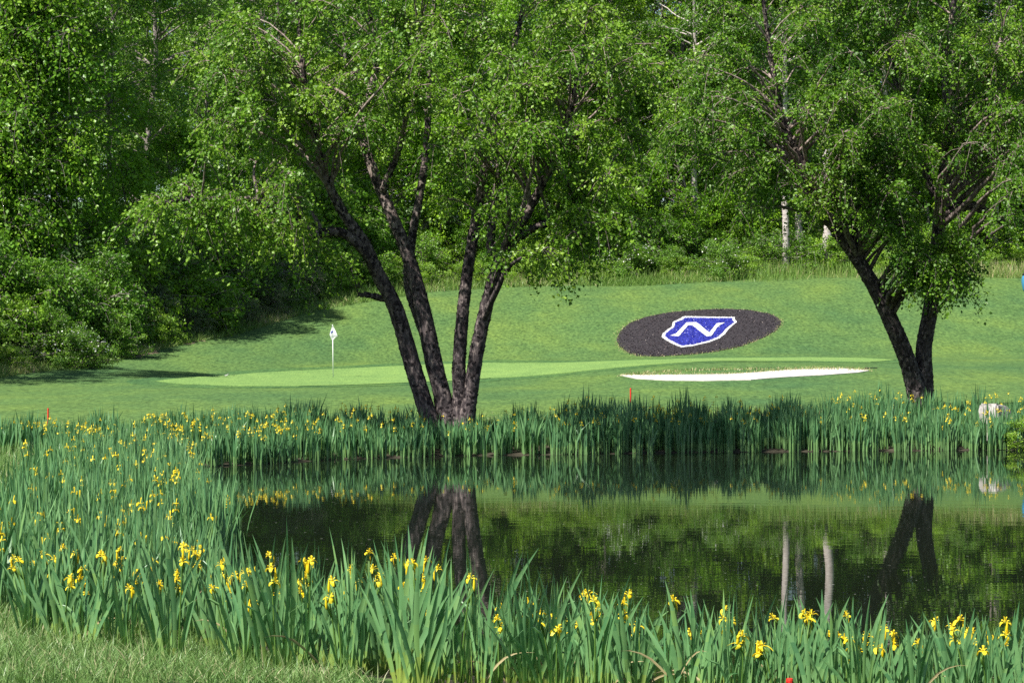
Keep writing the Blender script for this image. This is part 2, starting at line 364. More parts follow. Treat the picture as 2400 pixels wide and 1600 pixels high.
def scatter(poly, n, rng=R):
    lo, hi = poly.min(0), poly.max(0); out = np.zeros((0, 2))
    while len(out) < n:
        p = lo + rng.rand(n * 2, 2) * (hi - lo); out = np.vstack([out, p[inside(poly, p)]])
    return out[:n]

def drape(name, poly, off, mat, parent=None, step=.5, skirt=.06, jag=0.0):
    """a sheet of its own thickness laid over the ground inside poly (world x, y)"""
    b = fine(np.asarray(poly, float), step * .5)
    if jag: b = b + R.randn(*b.shape) * jag
    lo, hi = b.min(0), b.max(0)
    g = np.stack(np.meshgrid(np.arange(lo[0], hi[0], step), np.arange(lo[1], hi[1], step)), -1).reshape(-1, 2) + .013
    g = g[inside(b, g)]
    nb = len(b); allp = [Vector(q) for q in np.vstack([b, g])]
    vo, _, fo, *_ = delaunay_2d_cdt(allp, [], [list(range(nb))], 1, 1e-5)
    v2 = np.array([(v.x, v.y) for v in vo]); V = np.column_stack([v2, hz(v2[:, 0], v2[:, 1]) + off])
    fc = [list(f) for f in fo]
    # skirt
    cnt = {}
    for f in fc:
        for i in range(len(f)):
            e = (f[i], f[(i + 1) % len(f)]); cnt[e] = 1
    n0 = len(V); V = np.vstack([V, V - [0, 0, skirt + off]])
    fc += [[a, a + n0, b_ + n0, b_] for (a, b_) in list(cnt) if (b_, a) not in cnt]
    return link(name, mesh(name, V, fc), mat, parent)

# putting green and bunker
GREEN = np.array([hit(*q) for q in [(365, 894), (450, 885), (600, 875), (760, 867), (900, 860), (1000, 855), (1150, 851), (1400, 848), (1530, 844), (1700, 839.5), (1900, 838), (2030, 840.5), (2100, 844),
                                    (2040, 849), (1900, 847), (1750, 847), (1620, 850), (1500, 858), (1400, 867), (1300, 877), (1150, 887), (1000, 896), (850, 902), (700, 906), (550, 906), (430, 901)]])
def grow(poly, gx, gy):
    c = poly.mean(0); a = np.roll(poly, 1, 0); b = np.roll(poly, -1, 0); t = b - a; nrm = np.column_stack([t[:, 1], -t[:, 0]]); nrm /= np.linalg.norm(nrm, axis=1)[:, None]
    sg = np.sign(((poly[:, 0] * np.roll(poly[:, 1], -1)) - (np.roll(poly[:, 0], -1) * poly[:, 1])).sum())
    return poly + sg * nrm * [gx, gy]
tag(drape('green_collar', grow(GREEN, 1.2, 1.8), .012, M['collar'], step=.8, jag=.08), 'darker collar of longer grass round the putting green', kind='structure')
tag(drape('putting_green', GREEN, .03, M['green'], step=.8), 'smooth pale putting green below the hillside', kind='structure')
SAND = np.array([hit(*q) for q in [(1453, 880), (1520, 880), (1620, 879), (1700, 878), (1765, 874), (1830, 869), (1900, 865), (1960, 864), (2010, 866), (2040, 869), (2010, 874), (1930, 880), (1850, 884), (1760, 891), (1650, 893), (1560, 892), (1490, 888)]])
tag(drape('sand_bunker', SAND, .025, M['sand'], step=.35), 'white sand bunker set in the slope in front of the green', kind='structure')

for k_, pts_ in enumerate([[(560, 762), (600, 752), (660, 741), (700, 735), (690, 742), (640, 752), (590, 762)], [(300, 836), (340, 826), (372, 820), (360, 828), (320, 838)], [(420, 806), (470, 797), (490, 792), (478, 799), (440, 807)]]):
    tag(drape('bare_soil', np.array([hit(*q) for q in pts_]), .015, M['dirt'], step=.4, jag=.12), 'strip of bare brown soil at the edge of the lawn', kind='structure')
# ------------------------------------------------------------------ planted emblem on the slope
def emb(x, y): return hit(1420 + x * .18707, 700 + y * .18707)
def smooth_poly(pts, n): 
    q = np.asarray(pts, float); q = np.vstack([q[-2:], q, q[:2]])
    s = spline(np.column_stack([q, np.zeros(len(q))]), n * len(q))[:, :2]
    return s[2 * n:-2 * n - 1] if len(s) > 4 * n + 4 else s
EL = [(135, 520), (180, 400), (300, 310), (500, 235), (800, 175), (1150, 148), (1500, 132), (1800, 147), (2050, 192), (2180, 258), (2195, 330), (2120, 412), (1950, 500), (1700, 598), (1350, 668), (1000, 705), (650, 725), (400, 718), (270, 670), (170, 590)]
SH = [(975, 226), (1300, 234), (1628, 238), (1622, 262), (1658, 302), (1605, 340), (1550, 395), (1505, 455), (1435, 510), (1300, 562), (1100, 607), (950, 624), (850, 588), (740, 533), (688, 492), (698, 450), (755, 400), (812, 365), (828, 300), (880, 278), (930, 250)]
SB = [(990, 257), (1300, 258), (1588, 260), (1583, 286), (1608, 312), (1560, 345), (1500, 395), (1450, 455), (1390, 500), (1280, 543), (1100, 588), (955, 605), (870, 568), (785, 520), (742, 482), (748, 455), (803, 410), (858, 370), (866, 318), (912, 298), (960, 282)]
LN = [(815, 485), (885, 462), (1015, 323), (1130, 320), (1160, 343), (1290, 448), (1310, 443), (1390, 333), (1490, 323), (1432, 348), (1387, 385), (1320, 487), (1268, 492), (1088, 352), (1032, 352), (912, 489)]
SH = [(b[0] + .72 * (a[0] - b[0]), b[1] + .72 * (a[1] - b[1])) for a, b in zip(SH, SB)]
em = empty('hillside_emblem', (*emb(1150, 420), 0)); em.location.z = float(hz(em.location.x, em.location.y))
tag(em, 'oval dark mulch bed with a blue and white N shield on the slope', 'emblem')
def under(o, par):
    bpy.context.view_layer.update(); o.parent = par; o.matrix_parent_inverse = par.matrix_world.inverted(); return o
pe, ps, pb, pl = [np.array([emb(*q) for q in L]) for L in (EL, SH, SB, LN)]
mb_ = under(drape('mulch_bed', pe, .03, M['mulch'], step=.5, jag=.025), em)
bd = under(drape('shield_border', ps, .055, M['white_stone'], step=.3, jag=.008), em)
fd = under(drape('shield_field', pb, .075, M['blue_stone'], step=.3, jag=.008), em)
lt = under(drape('letter', grow(pl, .015, .02), .10, M['white_stone'], step=.3, jag=.006), em)
def chips(name, pts, off, size, mat, par, tint):
    n = len(pts); c = np.column_stack([pts, hz(pts[:, 0], pts[:, 1]) + off])
    d = norm(R.randn(n, 3)) * size; e = norm(np.cross(d, R.randn(n, 3))) * size * .7; u = np.array([0, 0, 1.0]) * size * .8
    V = np.stack([c - d, c + e, c + d * .8, c - e, c + u * R.rand(n, 1)], 1).reshape(-1, 3)
    k = np.arange(n)[:, None] * 5
    Fc = np.concatenate([k + [0, 1, 4], k + [1, 2, 4], k + [2, 3, 4], k + [3, 0, 4]]); 
    return tag(under(link(name, mesh(name, V, Fc, np.tile(tint, 4)), mat), par), kind='stuff')
q = scatter(pe, 5200); q = q[~inside(ps, q)]; chips('bark_chips', q, .03, .045, M['mulch_chip'], em, R.rand(len(q)) ** 1.3)
q = scatter(pb, 2600); q = q[~inside(pl, q)]; chips('blue_chips', q, .075, .04, M['blue_chip'], em, R.rand(len(q)))
q = scatter(ps, 2200); q = q[~inside(pb, q)]; q = np.vstack([q, scatter(pl, 300)]); chips('white_chips', q, .065, .03, M['white_chip'], em, R.rand(len(q)))

# ------------------------------------------------------------------ leaves and crowns
def leaves_mesh(name, Pn, A, Nn, L, W, tint):
    """one kite-shaped leaf per point: base Pn, long axis A, face normal Nn"""
    B = norm(np.cross(Nn, A)); L = L[:, None]; W = W[:, None]
    V = np.stack([Pn, Pn + A * L * .42 + B * W * .5, Pn + A * L - Nn * L * .12, Pn + A * L * .42 - B * W * .5], 1).reshape(-1, 3)
    k = np.arange(len(Pn))[:, None] * 4 + np.arange(4)
    return mesh(name, V, k.astype(np.int32), tint)

def crown(name, spine, srad, targets, rng, twigs, per, tlen, leaf, droop, mats, up=.25, tr=.10, spread=.35, start=.3, lean=.55, keep=None, low=None):
    """branches run from the spine to the targets; twigs with leaves hang along them.
    spine (k,3) points with radii srad. Returns leaf mesh and branch mesh."""
    mb = MB(); LP, LA, LN_, LT = [], [], [], []
    for T in targets:
        dz = T[2] - spine[:, 2]; hd = np.hypot(*(spine[:, :2] - T[:2]).T)
        cost = np.hypot(hd, dz) + np.where(dz < hd * lean, (hd * lean - dz) * 1.2, 0) + rng.rand(len(spine)) * .4
        if low is not None: cost = cost + np.where(low & (np.abs(dz - .2) > .9), 6.0, 0)
        if keep is not None and rng.rand() > max(.3, keep(T)): continue
        k = int(np.argmin(cost)); Sx = spine[k]; ln = np.linalg.norm(T - Sx)
        if ln < .1: continue
        mid = (Sx + T) / 2 + np.array([0, 0, up * ln]) + rng.randn(3) * .07 * ln
        n = max(5, int(ln / .35)); t = np.linspace(0, 1, n)[:, None]
        pth = Sx * (1 - t) ** 2 + 2 * mid * t * (1 - t) + T * t ** 2 + np.cumsum(rng.randn(n, 3), 0) * .012 * ln
        pth[0] = Sx
        m = max(3, int(twigs * (.5 + .5 * rng.rand())))
        tt = start + (1 - start) * rng.rand(m) ** .75; ii = np.clip(tt * (n - 1), 0, n - 1.01); i0 = ii.astype(int)
        o = pth[i0] + (pth[i0 + 1] - pth[i0]) * (ii - i0)[:, None]
        dirn = norm(norm(pth[-1] - pth[0])[None] * .5 + rng.randn(m, 3) * [1, 1, .6])
        tl = tlen * (.4 + .8 * rng.rand(m))
        shade = np.clip(rng.normal(.42, .16), .1, .8)
        ks = [a for a in range(m) if keep is None or rng.rand() <= keep(o[a] + dirn[a] * tl[a] * .6 - np.array([0, 0, droop * tl[a] * .4]))]
        if len(ks) < .45 * m: continue
        r0 = min(srad[k] * .55, tr * (.25 + ln / 6)); tube(mb, pth, np.linspace(r0, .006, n), 5, cap=False)
        for a in ks:
            q = np.linspace(0, 1, 4)[:, None]
            tw = o[a] + dirn[a] * tl[a] * q + np.array([0, 0, -droop * tl[a]]) * q ** 2
            tube(mb, tw, np.linspace(.011, .003, 4) * (tlen / .7) ** .5, 3, cap=False)
            c = max(3, int(per * (.5 + rng.rand()))); s = .15 + .9 * rng.rand(c) ** .8
            p = o[a] + dirn[a] * tl[a] * s[:, None] + np.array([0, 0, -droop * tl[a]]) * s[:, None] ** 2 + rng.randn(c, 3) * tlen * spread * np.array([1, 1, .8]) * .5
            ax = norm(dirn[a] * .4 + rng.randn(c, 3) * .8 + [0, 0, -.55]); nn = rng.randn(c, 3) * .60 + [-.34, -.42, .55]
            nn = norm(nn - ax * (nn * ax).sum(1)[:, None])
            LP.append(p); LA.append(ax); LN_.append(nn); LT.append(np.clip(shade + rng.randn() * .10 + rng.randn(c) * .14, 0, 1))
    LP, LA, LN_, LT = map(np.concatenate, (LP, LA, LN_, LT))
    L = leaf * (.5 + .95 * rng.rand(len(LP)) ** 1.3); W = L * (.62 + .2 * rng.rand(len(LP)))
    lm = leaves_mesh(name, LP, LA, LN_, L, W, LT); lm.materials.append(mats[0])
    bm = mb.me(name + '_branches', True); bm.materials.append(mats[1]); return lm, bm

def ell_points(ells, n, rng, d0):
    """targets inside ellipsoids given in photo pixels (cx, cy, rx, ry, depth radius m, weight)"""
    wts = np.array([e[5] for e in ells], float); wts /= wts.sum(); out = []
    for e, c in zip(ells, rng.multinomial(n, wts)):
        v = norm(rng.randn(c, 3)) * (rng.rand(c, 1) ** .42)
        for a in v: out.append(P(e[0] + a[0] * e[2], e[1] + a[2] * e[3], d0 - .25 * e[4] - max(0, e[1]) / 420 + a[1] * e[4]))
    return np.array(out)

def flakes(name, pths, n, mat, parent, rng):
    """loose curling plates of bark standing off the stems"""
    V, Fc, T = [], [], []; k = 0
    lens = np.array([np.linalg.norm(np.diff(p[:, :3], axis=0), axis=1).sum() * p[:, 3].mean() for p in pths]); lens /= lens.sum()
    for p, c in zip(pths, rng.multinomial(n, lens)):
        Tn = norm(np.gradient(p[:, :3], axis=0))
        for _ in range(c):
            u = rng.rand() * (len(p) - 1.01); i = int(u); f = u - i; c0 = p[i] * (1 - f) + p[i + 1] * f; t = Tn[i]
            A = norm(np.cross(t, [1, .13, .07])); B = np.cross(t, A); th = rng.rand() * 6.283
            o = A * math.cos(th) + B * math.sin(th); s = np.cross(t, o); r = c0[3]
            h = .03 + .06 * rng.rand(); wd = .015 + .03 * rng.rand(); lift = .006 + .022 * rng.rand() ** 2
            b = c0[:3] + o * r * .97
            V += [b - s * wd - t * h * .2, b + s * wd - t * h * .2, b + s * wd * .9 + t * h + o * lift, b - s * wd * .8 + t * h * .9 + o * lift * .7]
            Fc.append([k, k + 1, k + 2, k + 3]); k += 4; T.append(min(1, rng.rand() ** 1.5 * (.45 + c0[2] * .07)))
    return tag(link(name, mesh(name, V, Fc, T), mat, parent), kind='stuff')

def stem_path(pts, d, n=60):
    """pts: (px, py, width px, depth offset) -> x y z r samples"""
    q = np.array([[*P(a, b, d + e), wd * (.72 if b < 985 else .80) / F * d / 2] for a, b, wd, e in pts]); return spline(q, n)

def off(paths, o): 
    return [np.column_stack([p[:, :3] - o, p[:, 3]]) for p in paths]

def birch(name, label, d, stems, limbs, ells, ntar, seed, base_px, openings, per=44, twigs=18):
    rng = np.random.RandomState(seed)
    root = empty(name, P(*base_px, d)); o = np.array(root.location); root.location.z = float(hz(o[0], o[1])) - .05; o = np.array(root.location)
    tag(root, label, 'tree')
    sp = off([stem_path(s, d, 90) for s in stems], o); lp = off([stem_path(s, d, 40) for s in limbs], o)
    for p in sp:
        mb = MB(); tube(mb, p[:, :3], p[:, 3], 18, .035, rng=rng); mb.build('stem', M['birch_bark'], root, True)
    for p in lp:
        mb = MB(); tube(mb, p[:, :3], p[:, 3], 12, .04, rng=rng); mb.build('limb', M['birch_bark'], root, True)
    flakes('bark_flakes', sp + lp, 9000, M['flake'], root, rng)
    spine = np.vstack([p[22:] for p in sp] + [p[8:] for p in lp])
    low = np.concatenate([np.zeros(sum(len(p[22:]) for p in sp), bool), np.ones(len(lp[0][8:]), bool), np.zeros(sum(len(p[8:]) for p in lp[1:]), bool)])
    tg = ell_points(ells, ntar, rng, d) - o
    pp = np.vstack([p[::3, :3] + o for p in sp]); ppx, ppy, ppd = CX + F * pp[:, 0] / pp[:, 1], HY - F * (pp[:, 2] - CAMZ) / pp[:, 1], pp[:, 1]
    def keep(q):
        q = q + o; x_, y_ = CX + F * q[0] / q[1], HY - F * (q[2] - CAMZ) / q[1]
        for (a, b, c, e, pr) in openings:
            if ((x_ - a) / c) ** 2 + ((y_ - b) / e) ** 2 < 1: return pr
        k = np.argmin(np.hypot(ppx - x_, ppy - y_)); dd = math.hypot(ppx[k] - x_, ppy[k] - y_)
        if dd < 62 and q[1] < ppd[k] + .2 and y_ > 120: return .42 + .2 * (y_ < 350)
        return 1.0
    lm, bm = crown('crown', spine[:, :3], spine[:, 3], tg, rng, twigs, per, .72, .078, .75, (M['birch_leaf'], M['birch_bark']), start=.58, keep=keep, spread=.20, low=low)
    c = link('crown', lm, None, root); link('branches', bm, None, root)
    return root

ST1 = [  # photo px, py, width px, depth offset
    [(1018, 1010, 62, 0), (996, 950, 56, 0), (962, 840, 54, 0), (928, 725, 50, -.1), (885, 640, 44, -.2), (850, 565, 38, -.3), (805, 500, 32, -.4), (765, 420, 26, -.6), (740, 330, 20, -.8), (715, 200, 14, -1), (700, 60, 9, -1.2), (690, -60, 5, -1.2)],
    [(1052, 1005, 72, .1), (1040, 940, 58, .1), (1015, 840, 56, .15), (990, 720, 50, .2), (960, 610, 44, .3), (925, 520, 38, .3), (890, 440, 34, .4), (858, 350, 30, .5), (845, 290, 26, .6), (880, 160, 20, .7), (868, 40, 14, .8), (860, -140, 8, .8)],
    [(1040, 985, 42, .5), (1016, 850, 34, .6), (984, 750, 36, .6), (958, 660, 34, .7), (965, 560, 28, .9), (985, 450, 24, 1), (1000, 330, 20, 1.1), (1005, 200, 16, 1.2), (1015, 60, 12, 1.3), (1020, -150, 7, 1.3)],
    [(1078, 1010, 54, 0), (1078, 930, 48, 0), (1076, 850, 44, 0), (1086, 720, 40, .1), (1098, 620, 36, .15), (1115, 520, 34, .2), (1132, 420, 28, .3), (1150, 300, 22, .4), (1190, 160, 16, .5), (1225, 20, 11, .6), (1240, -140, 6, .6)],
    [(1088, 1012, 56, -.15), (1102, 930, 48, -.15), (1118, 820, 46, -.2), (1142, 710, 42, -.3), (1165, 630, 38, -.4), (1190, 570, 34, -.5), (1235, 500, 28, -.6), (1285, 400, 22, -.8), (1330, 280, 16, -1), (1365, 130, 10, -1.2), (1380, 0, 5, -1.2)],
]
LM1 = [
    [(880, 640, 34, -.2), (855, 590, 32, -.4), (800, 545, 30, -.6), (735, 545, 30, -.9), (675, 510, 30, -1.1), (615, 470, 24, -1.3), (540, 470, 20, -1.5), (450, 465, 14, -1.7), (360, 480, 7, -1.9)],
    [(930, 712, 22, 0), (900, 700, 20, -.1), (868, 692, 16, -.2), (840, 690, 8, -.3)],
    [(1160, 640, 28, -.3), (1150, 560, 26, -.2), (1160, 470, 24, -.1), (1165, 400, 18, 0), (1155, 280, 12, .1)],
    [(1190, 575, 26, -.4), (1260, 530, 22, -.5), (1330, 520, 16, -.7), (1400, 560, 9, -.9), (1450, 600, 5, -1)],
    [(895, 450, 24, .3), (940, 330, 18, .2), (960, 190, 14, .1), (985, 60, 9, 0)],
]
EL1 = [(980, 230, 330, 230, 3.0, 22), (690, 330, 230, 210, 2.8, 14), (1270, 340, 240, 240, 2.8, 16), (770, 570, 170, 85, 1.8, 5), (1340, 545, 160, 80, 1.8, 6), (1010, 400, 230, 110, 2.4, 7),
       (1000, -70, 430, 210, 2.4, 14), (600, 150, 180, 170, 2.6, 8), (500, 500, 170, 80, 2.0, 5), (1190, 585, 60, 50, .9, 1.3), (890, 630, 70, 40, .9, .9), (1400, 160, 170, 180, 2.4, 6)]
birch('river_birch', 'multi-stemmed birch with four leaning dark trunks at the pond edge left of the emblem', 45.8, ST1, LM1, EL1, 290, 11, (1055, 985), [(1020, 660, 55, 120, .0), (960, 590, 110, 90, .4), (1130, 590, 80, 80, .4), (660, 650, 130, 50, .2), (1300, 670, 200, 40, .25)])

ST2 = [
    [(2152, 985, 78, 0), (2148, 920, 66, 0), (2125, 840, 56, -.1), (2085, 745, 52, -.2), (2045, 665, 46, -.3), (2005, 600, 42, -.4), (1960, 540, 36, -.5), (1925, 480, 30, -.6), (1880, 380, 24, -.8), (1835, 280, 18, -1), (1810, 150, 12, -1.1), (1790, 0, 7, -1.2), (1780, -100, 4, -1.2)],
    [(2160, 985, 70, .1), (2168, 900, 54, .1), (2165, 820, 52, .15), (2180, 730, 48, .2), (2192, 640, 46, .3), (2200, 540, 42, .3), (2208, 470, 40, .3), (2216, 380, 36, .4), (2222, 270, 28, .5), (2215, 140, 22, .5), (2235, 20, 15, .6), (2245, -140, 8, .6)],
]
LM2 = [
    [(2203, 505, 34, .3), (2235, 492, 36, .2), (2275, 482, 30, .1), (2320, 500, 26, 0), (2368, 522, 22, -.1), (2430, 500, 14, -.3), (2500, 440, 8, -.5)],
    [(2212, 480, 32, .3), (2175, 420, 26, .4), (2150, 330, 20, .4), (2110, 230, 15, .3), (2080, 100, 9, .2)],
    [(2010, 600, 26, -.4), (1990, 520, 22, -.2), (2010, 420, 18, 0), (2030, 300, 12, .2)],
    [(2220, 300, 24, .4), (2290, 200, 18, .5), (2350, 90, 12, .5)],
]
EL2 = [(1990, 240, 330, 230, 3.2, 22), (2270, 220, 230, 240, 3.0, 15), (1830, 390, 190, 120, 2.3, 9), (2020, 420, 160, 90, 2.1, 6), (2190, 585, 95, 95, 1.2, 5.5), (2110, 500, 60, 60, 1.2, 1.6),
       (2000, -80, 430, 200, 2.4, 13), (2400, 400, 180, 170, 2.6, 7), (1680, 250, 160, 200, 2.6, 7), (2240, 630, 55, 50, .8, 1.8), (1960, 520, 90, 45, 1.2, 2), (2520, 200, 180, 220, 2.8, 6)]
birch('river_birch', 'two-stemmed birch leaning left over the iris bank at the right of the photo', 52.0, ST2, LM2, EL2, 300, 23, (2155, 985), [(2195, 600, 110, 130, 1.0), (2090, 640, 55, 110, .1), (1900, 610, 160, 60, .2), (2350, 600, 90, 90, .1), (2280, 440, 60, 40, .3)], per=42)

# broad tree reaching in from the left
rng = np.random.RandomState(31)
root = empty('broadleaf_tree', P(-150, 880, 97)); root.location.z = float(hz(root.location.x, root.location.y)) - .05; o = np.array(root.location)
tag(root, 'bright green broad-leaved tree hanging in from the left edge above the brush', 'tree')
tp = off([stem_path([(-170, 945, 60, 0), (-165, 800, 46, 0), (-150, 600, 42, .1), (-140, 400, 36, 0), (-120, 200, 28, -.2), (-100, 0, 20, -.3), (-90, -200, 10, -.3)], 97, 70)], o)
mb = MB(); tube(mb, tp[0][:, :3], tp[0][:, 3], 14, .03); mb.build('trunk', M['wood_bark'], root, True)
tg = ell_points([(30, 380, 200, 230, 3.2, 20), (60, 120, 230, 190, 3.2, 16), (-150, 300, 260, 330, 3.6, 14), (60, 540, 140, 110, 2.4, 7), (0, -120, 300, 160, 3.0, 9), (200, 300, 90, 110, 1.6, 3), (-20, 650, 120, 50, 2, 3)], 260, rng, 97) - o
lm, bm = crown('crown', tp[0][12:, :3], tp[0][12:, 3], tg, rng, 16, 42, 1.5, .18, .9, (M['left_leaf'], M['wood_bark']), tr=.12)
link('crown', lm, None, root); link('branches', bm, None, root)

# ------------------------------------------------------------------ the wood on the hill
def wood_variant(seed, H, rad, c0, ntar, leafm, barkm, leaf=.155, per=44, twigs=13, tlen=1.35, trunk_r=.2):
    rng = np.random.RandomState(seed)
    k = 9; z = np.linspace(0, H * .96, k); wob = np.cumsum(rng.randn(k, 2) * .16, 0); wob[0] = 0
    sp = spline(np.column_stack([wob, z, np.linspace(trunk_r, .04, k)]), 40)
    sp[:2, 3] *= 1.25
    mb = MB(); tube(mb, sp[:, :3], sp[:, 3], 9, .03, rng=rng); tm = mb.me('trunk', True); tm.materials.append(barkm)
    tg = []
    for i in range(ntar):
        u = rng.rand() ** .85; zz = H * (c0 + (1.02 - c0) * u); lob = 1 + .28 * math.sin(3 * u * 6.28 + seed) * rng.rand()
        rr = rad * lob * (math.sin(math.pi * min(1, .18 + .82 * u)) ** .6) * (.35 + .65 * rng.rand() ** .6); th = rng.rand() * 6.283
        tg.append((rr * math.cos(th), rr * math.sin(th), zz))
    s0 = int(40 * c0 * .7)
    lm, bm = crown('crown', sp[s0:, :3], sp[s0:, 3], np.array(tg), rng, twigs, per, tlen, leaf, .5, (leafm, barkm), up=.12, tr=.09, lean=.35, start=.55, spread=.26)
    return tm, lm, bm
WV = [wood_variant(101, 23, 4.6, .16, 85, M['wood_a'], M['wood_bark']),
      wood_variant(102, 25, 4.2, .22, 85, M['wood_c'], M['wood_bark']),
      wood_variant(103, 21, 4.8, .12, 85, M['wood_b'], M['wood_bark']),
      wood_variant(104, 24, 4.4, .18, 85, M['wood_a'], M['wood_bark']),
      wood_variant(105, 12, 3.4, .06, 60, M['wood_b'], M['wood_bark'], trunk_r=.11),
      wood_variant(106, 26, 3.8, .46, 60, M['wood_c'], M['pale_bark'], trunk_r=.26)]
def zone(px):
    for lim, t in ((60, 'behind the tree at left edge'), (430, 'above the left brush'), (760, 'behind left boughs of left birch'), (1080, 'behind stems of left birch'), (1420, 'behind right boughs of left birch'), (1720, 'above the emblem'), (2050, 'behind left boughs of right birch'), (2260, 'behind stems of right birch')):
        if px < lim: return t
    return 'at the right edge'
def tree(v, px, d, rz, s, label, group, name='wood_tree'):
    if name == 'wood_tree': label = label + (', front wood row, ' if d < 135 else ', middle wood row, ' if d < 165 else ', back wood row, ') + zone(px)
    x = (px - CX) / F * d
    r = empty(name, (x, d, float(hz(x, d)) - .15), rz, s); tag(r, label, 'tree', group)
    for nm, me in zip(('trunk', 'crown', 'branches'), WV[v]): link(nm, me, None, r)
    return r
rng = np.random.RandomState(5)
GW = 'trees of the dense wood on the hillside'
LW = {0: 'mid-green tree', 1: 'dark green tree', 2: 'bright green tree', 3: 'mid-green tree', 4: 'low understorey tree'}
for row, (d0, step, p0, p1) in enumerate([(128, 165, 640, 2800), (142, 175, 330, 2900), (160, 190, 250, 2900), (182, 200, 100, 2900)]):
    for i, px in enumerate(np.arange(p0, p1, step)):
        v = int(rng.choice([0, 1, 2, 3])); d = d0 + rng.randn() * 2.5
        tree(v, px + rng.randn() * 30, d, rng.rand() * 6.28, .9 + .3 * rng.rand(), LW[v], GW)
for px, d in [(-345, 76), (-60, 100), (90, 98), (230, 104), (360, 110), (480, 116), (590, 122), (-120, 112), (80, 118), (300, 126), (-350, 118), (-300, 140), (-60, 142), (160, 146)]:
    v = int(rng.choice([0, 1, 2, 3])); tree(v, px, d, rng.rand() * 6.28, .8 + .3 * rng.rand(), LW[v], GW)
for px in np.arange(660, 2650, 150):
    tree(4, px + rng.randn() * 25, 146 + rng.randn() * 2, rng.rand() * 6.28, 1.15 + .25 * rng.rand(), LW[4], 'understorey trees at the edge of the wood')
for px, d, s in [(760, 121, .8), (930, 124, .9), (1180, 126, .85), (1420, 125, .8), (1600, 127, .9), (2330, 127, .9), (560, 114, .85), (420, 106, .8), (300, 101, .7), (180, 97, .7), (1740, 131, 1.0), (2010, 133, .9), (2180, 130, .95), (2430, 130, 1.0), (1300, 131, 1.0), (1060, 131, 1.0), (840, 129, 1.0), (1520, 133, 1.1), (2560, 131, 1.1)]:
    tree(4, px, d, rng.rand() * 6.28, s, LW[4], 'understorey trees at the edge of the wood')
for (px, d, s), lab in zip([(1842, 126, .9), (1882, 128, 1.0), (1925, 126.5, 1.15), (2092, 128, .95), (2330, 127, 1.0), (1625, 128, .9)],
        ['slender pale-barked tree in the wood, leftmost of three behind the right birch', 'pale-barked tree in the wood, middle of three behind the right birch', 'stoutest pale-barked tree in the wood, rightmost of three behind the right birch',
         'pale-barked tree showing between the two stems of the right birch', 'pale-barked tree in the wood beyond the horizontal limb of the right birch', 'pale-barked tree in the wood above the right end of the emblem']):
    tree(5, px, d, rng.rand() * 6.28, s, lab, None, 'pale_barked_tree')

# ------------------------------------------------------------------ brush along the edge of the lawn
def shrub_variant(seed, h, rad, n, leafm, leaf=.09, bloom=0):
    rng = np.random.RandomState(seed)
    sp = np.column_stack([rng.randn(30, 2) * .08, np.linspace(0, h * .6, 30)]); sr = np.linspace(.05, .02, 30)
    tg = []
    for i in range(n):
        u = rng.rand(); th = rng.rand() * 6.283; rr = rad * (.3 + .7 * rng.rand() ** .6) * (math.sin(math.pi * (.25 + .72 * u)) ** .5) * (1 + .25 * math.sin(3 * th + seed))
        tg.append((rr * math.cos(th), rr * math.sin(th), h * (.08 + .92 * u)))
    return crown('foliage', sp, sr, np.array(tg), rng, 9, 26, .55, leaf, .45, (leafm, M['wood_bark']), up=.15, tr=.04, lean=.1, start=.35)
SV = [shrub_variant(201, 2.6, 1.9, 60, M['shrub_a']), shrub_variant(202, 2.2, 1.8, 60, M['shrub_b']), shrub_variant(203, 2.4, 1.7, 60, M['shrub_c'], .075),
      shrub_variant(204, 3.2, 2.0, 70, M['shrub_a'], .10)]
EDGE = np.array([(-300, 76), (0, 80.5), (120, 84), (260, 90), (400, 96), (500, 100.5), (620, 105.5), (730, 109.5), (850, 113), (1000, 116), (1200, 119), (1640, 120.5), (2000, 121.5), (2400, 122.5), (2800, 123)])
def edge_d(px): return np.interp(px, EDGE[:, 0], EDGE[:, 1])
def szone(px):
    for lim, t in ((60, 'at the left edge'), (250, 'by the lawn shadow'), (450, 'where the lawn shadow ends'), (640, 'between lawn shadow and flag'), (850, 'in the brush above the flag'), (1060, 'behind the stems of the left birch'), (1420, 'right of the left birch'), (1740, 'above the emblem'), (2030, 'in grass left of right birch'), (2260, 'behind the right birch')):
        if px < lim: return t
    return 'beyond the right birch'
def shrub(v, px, d, s, label, group, name='shrub'):
    if group: label = label.replace(' in the brush bordering the lawn', '') + (' at the lawn edge ' if d - edge_d(px) < 3.7 else ' set back from lawn ') + szone(px)
    x = (px - CX) / F * d; r = empty(name, (x, d, float(hz(x, d)) - .05), R.rand() * 6.28, (s * (.9 + .3 * R.rand()), s, s * (.85 + .3 * R.rand())))
    tag(r, label, 'shrub', group); link('foliage', SV[v][0], None, r); link('stems', SV[v][1], None, r); return r
LS = ['mid-green shrub in the brush bordering the lawn', 'yellow-green shrub in the brush bordering the lawn', 'grey-green shrub in the brush bordering the lawn', 'tall green shrub in the brush bordering the lawn']
GS = 'shrubs bordering the lawn'
rng = np.random.RandomState(9)
for px in np.arange(-260, 800, 62):          # thick brush on the left
    for k, (dd, sc) in enumerate([(2.6, .62), (4.6, 1.1), (7.4, 1.6)]):
        v = int(rng.choice([0, 0, 1, 2, 3, 3])); shrub(v, px + rng.randn() * 22, edge_d(px) + dd + rng.rand(), sc * (.85 + .35 * rng.rand()), LS[v], GS)
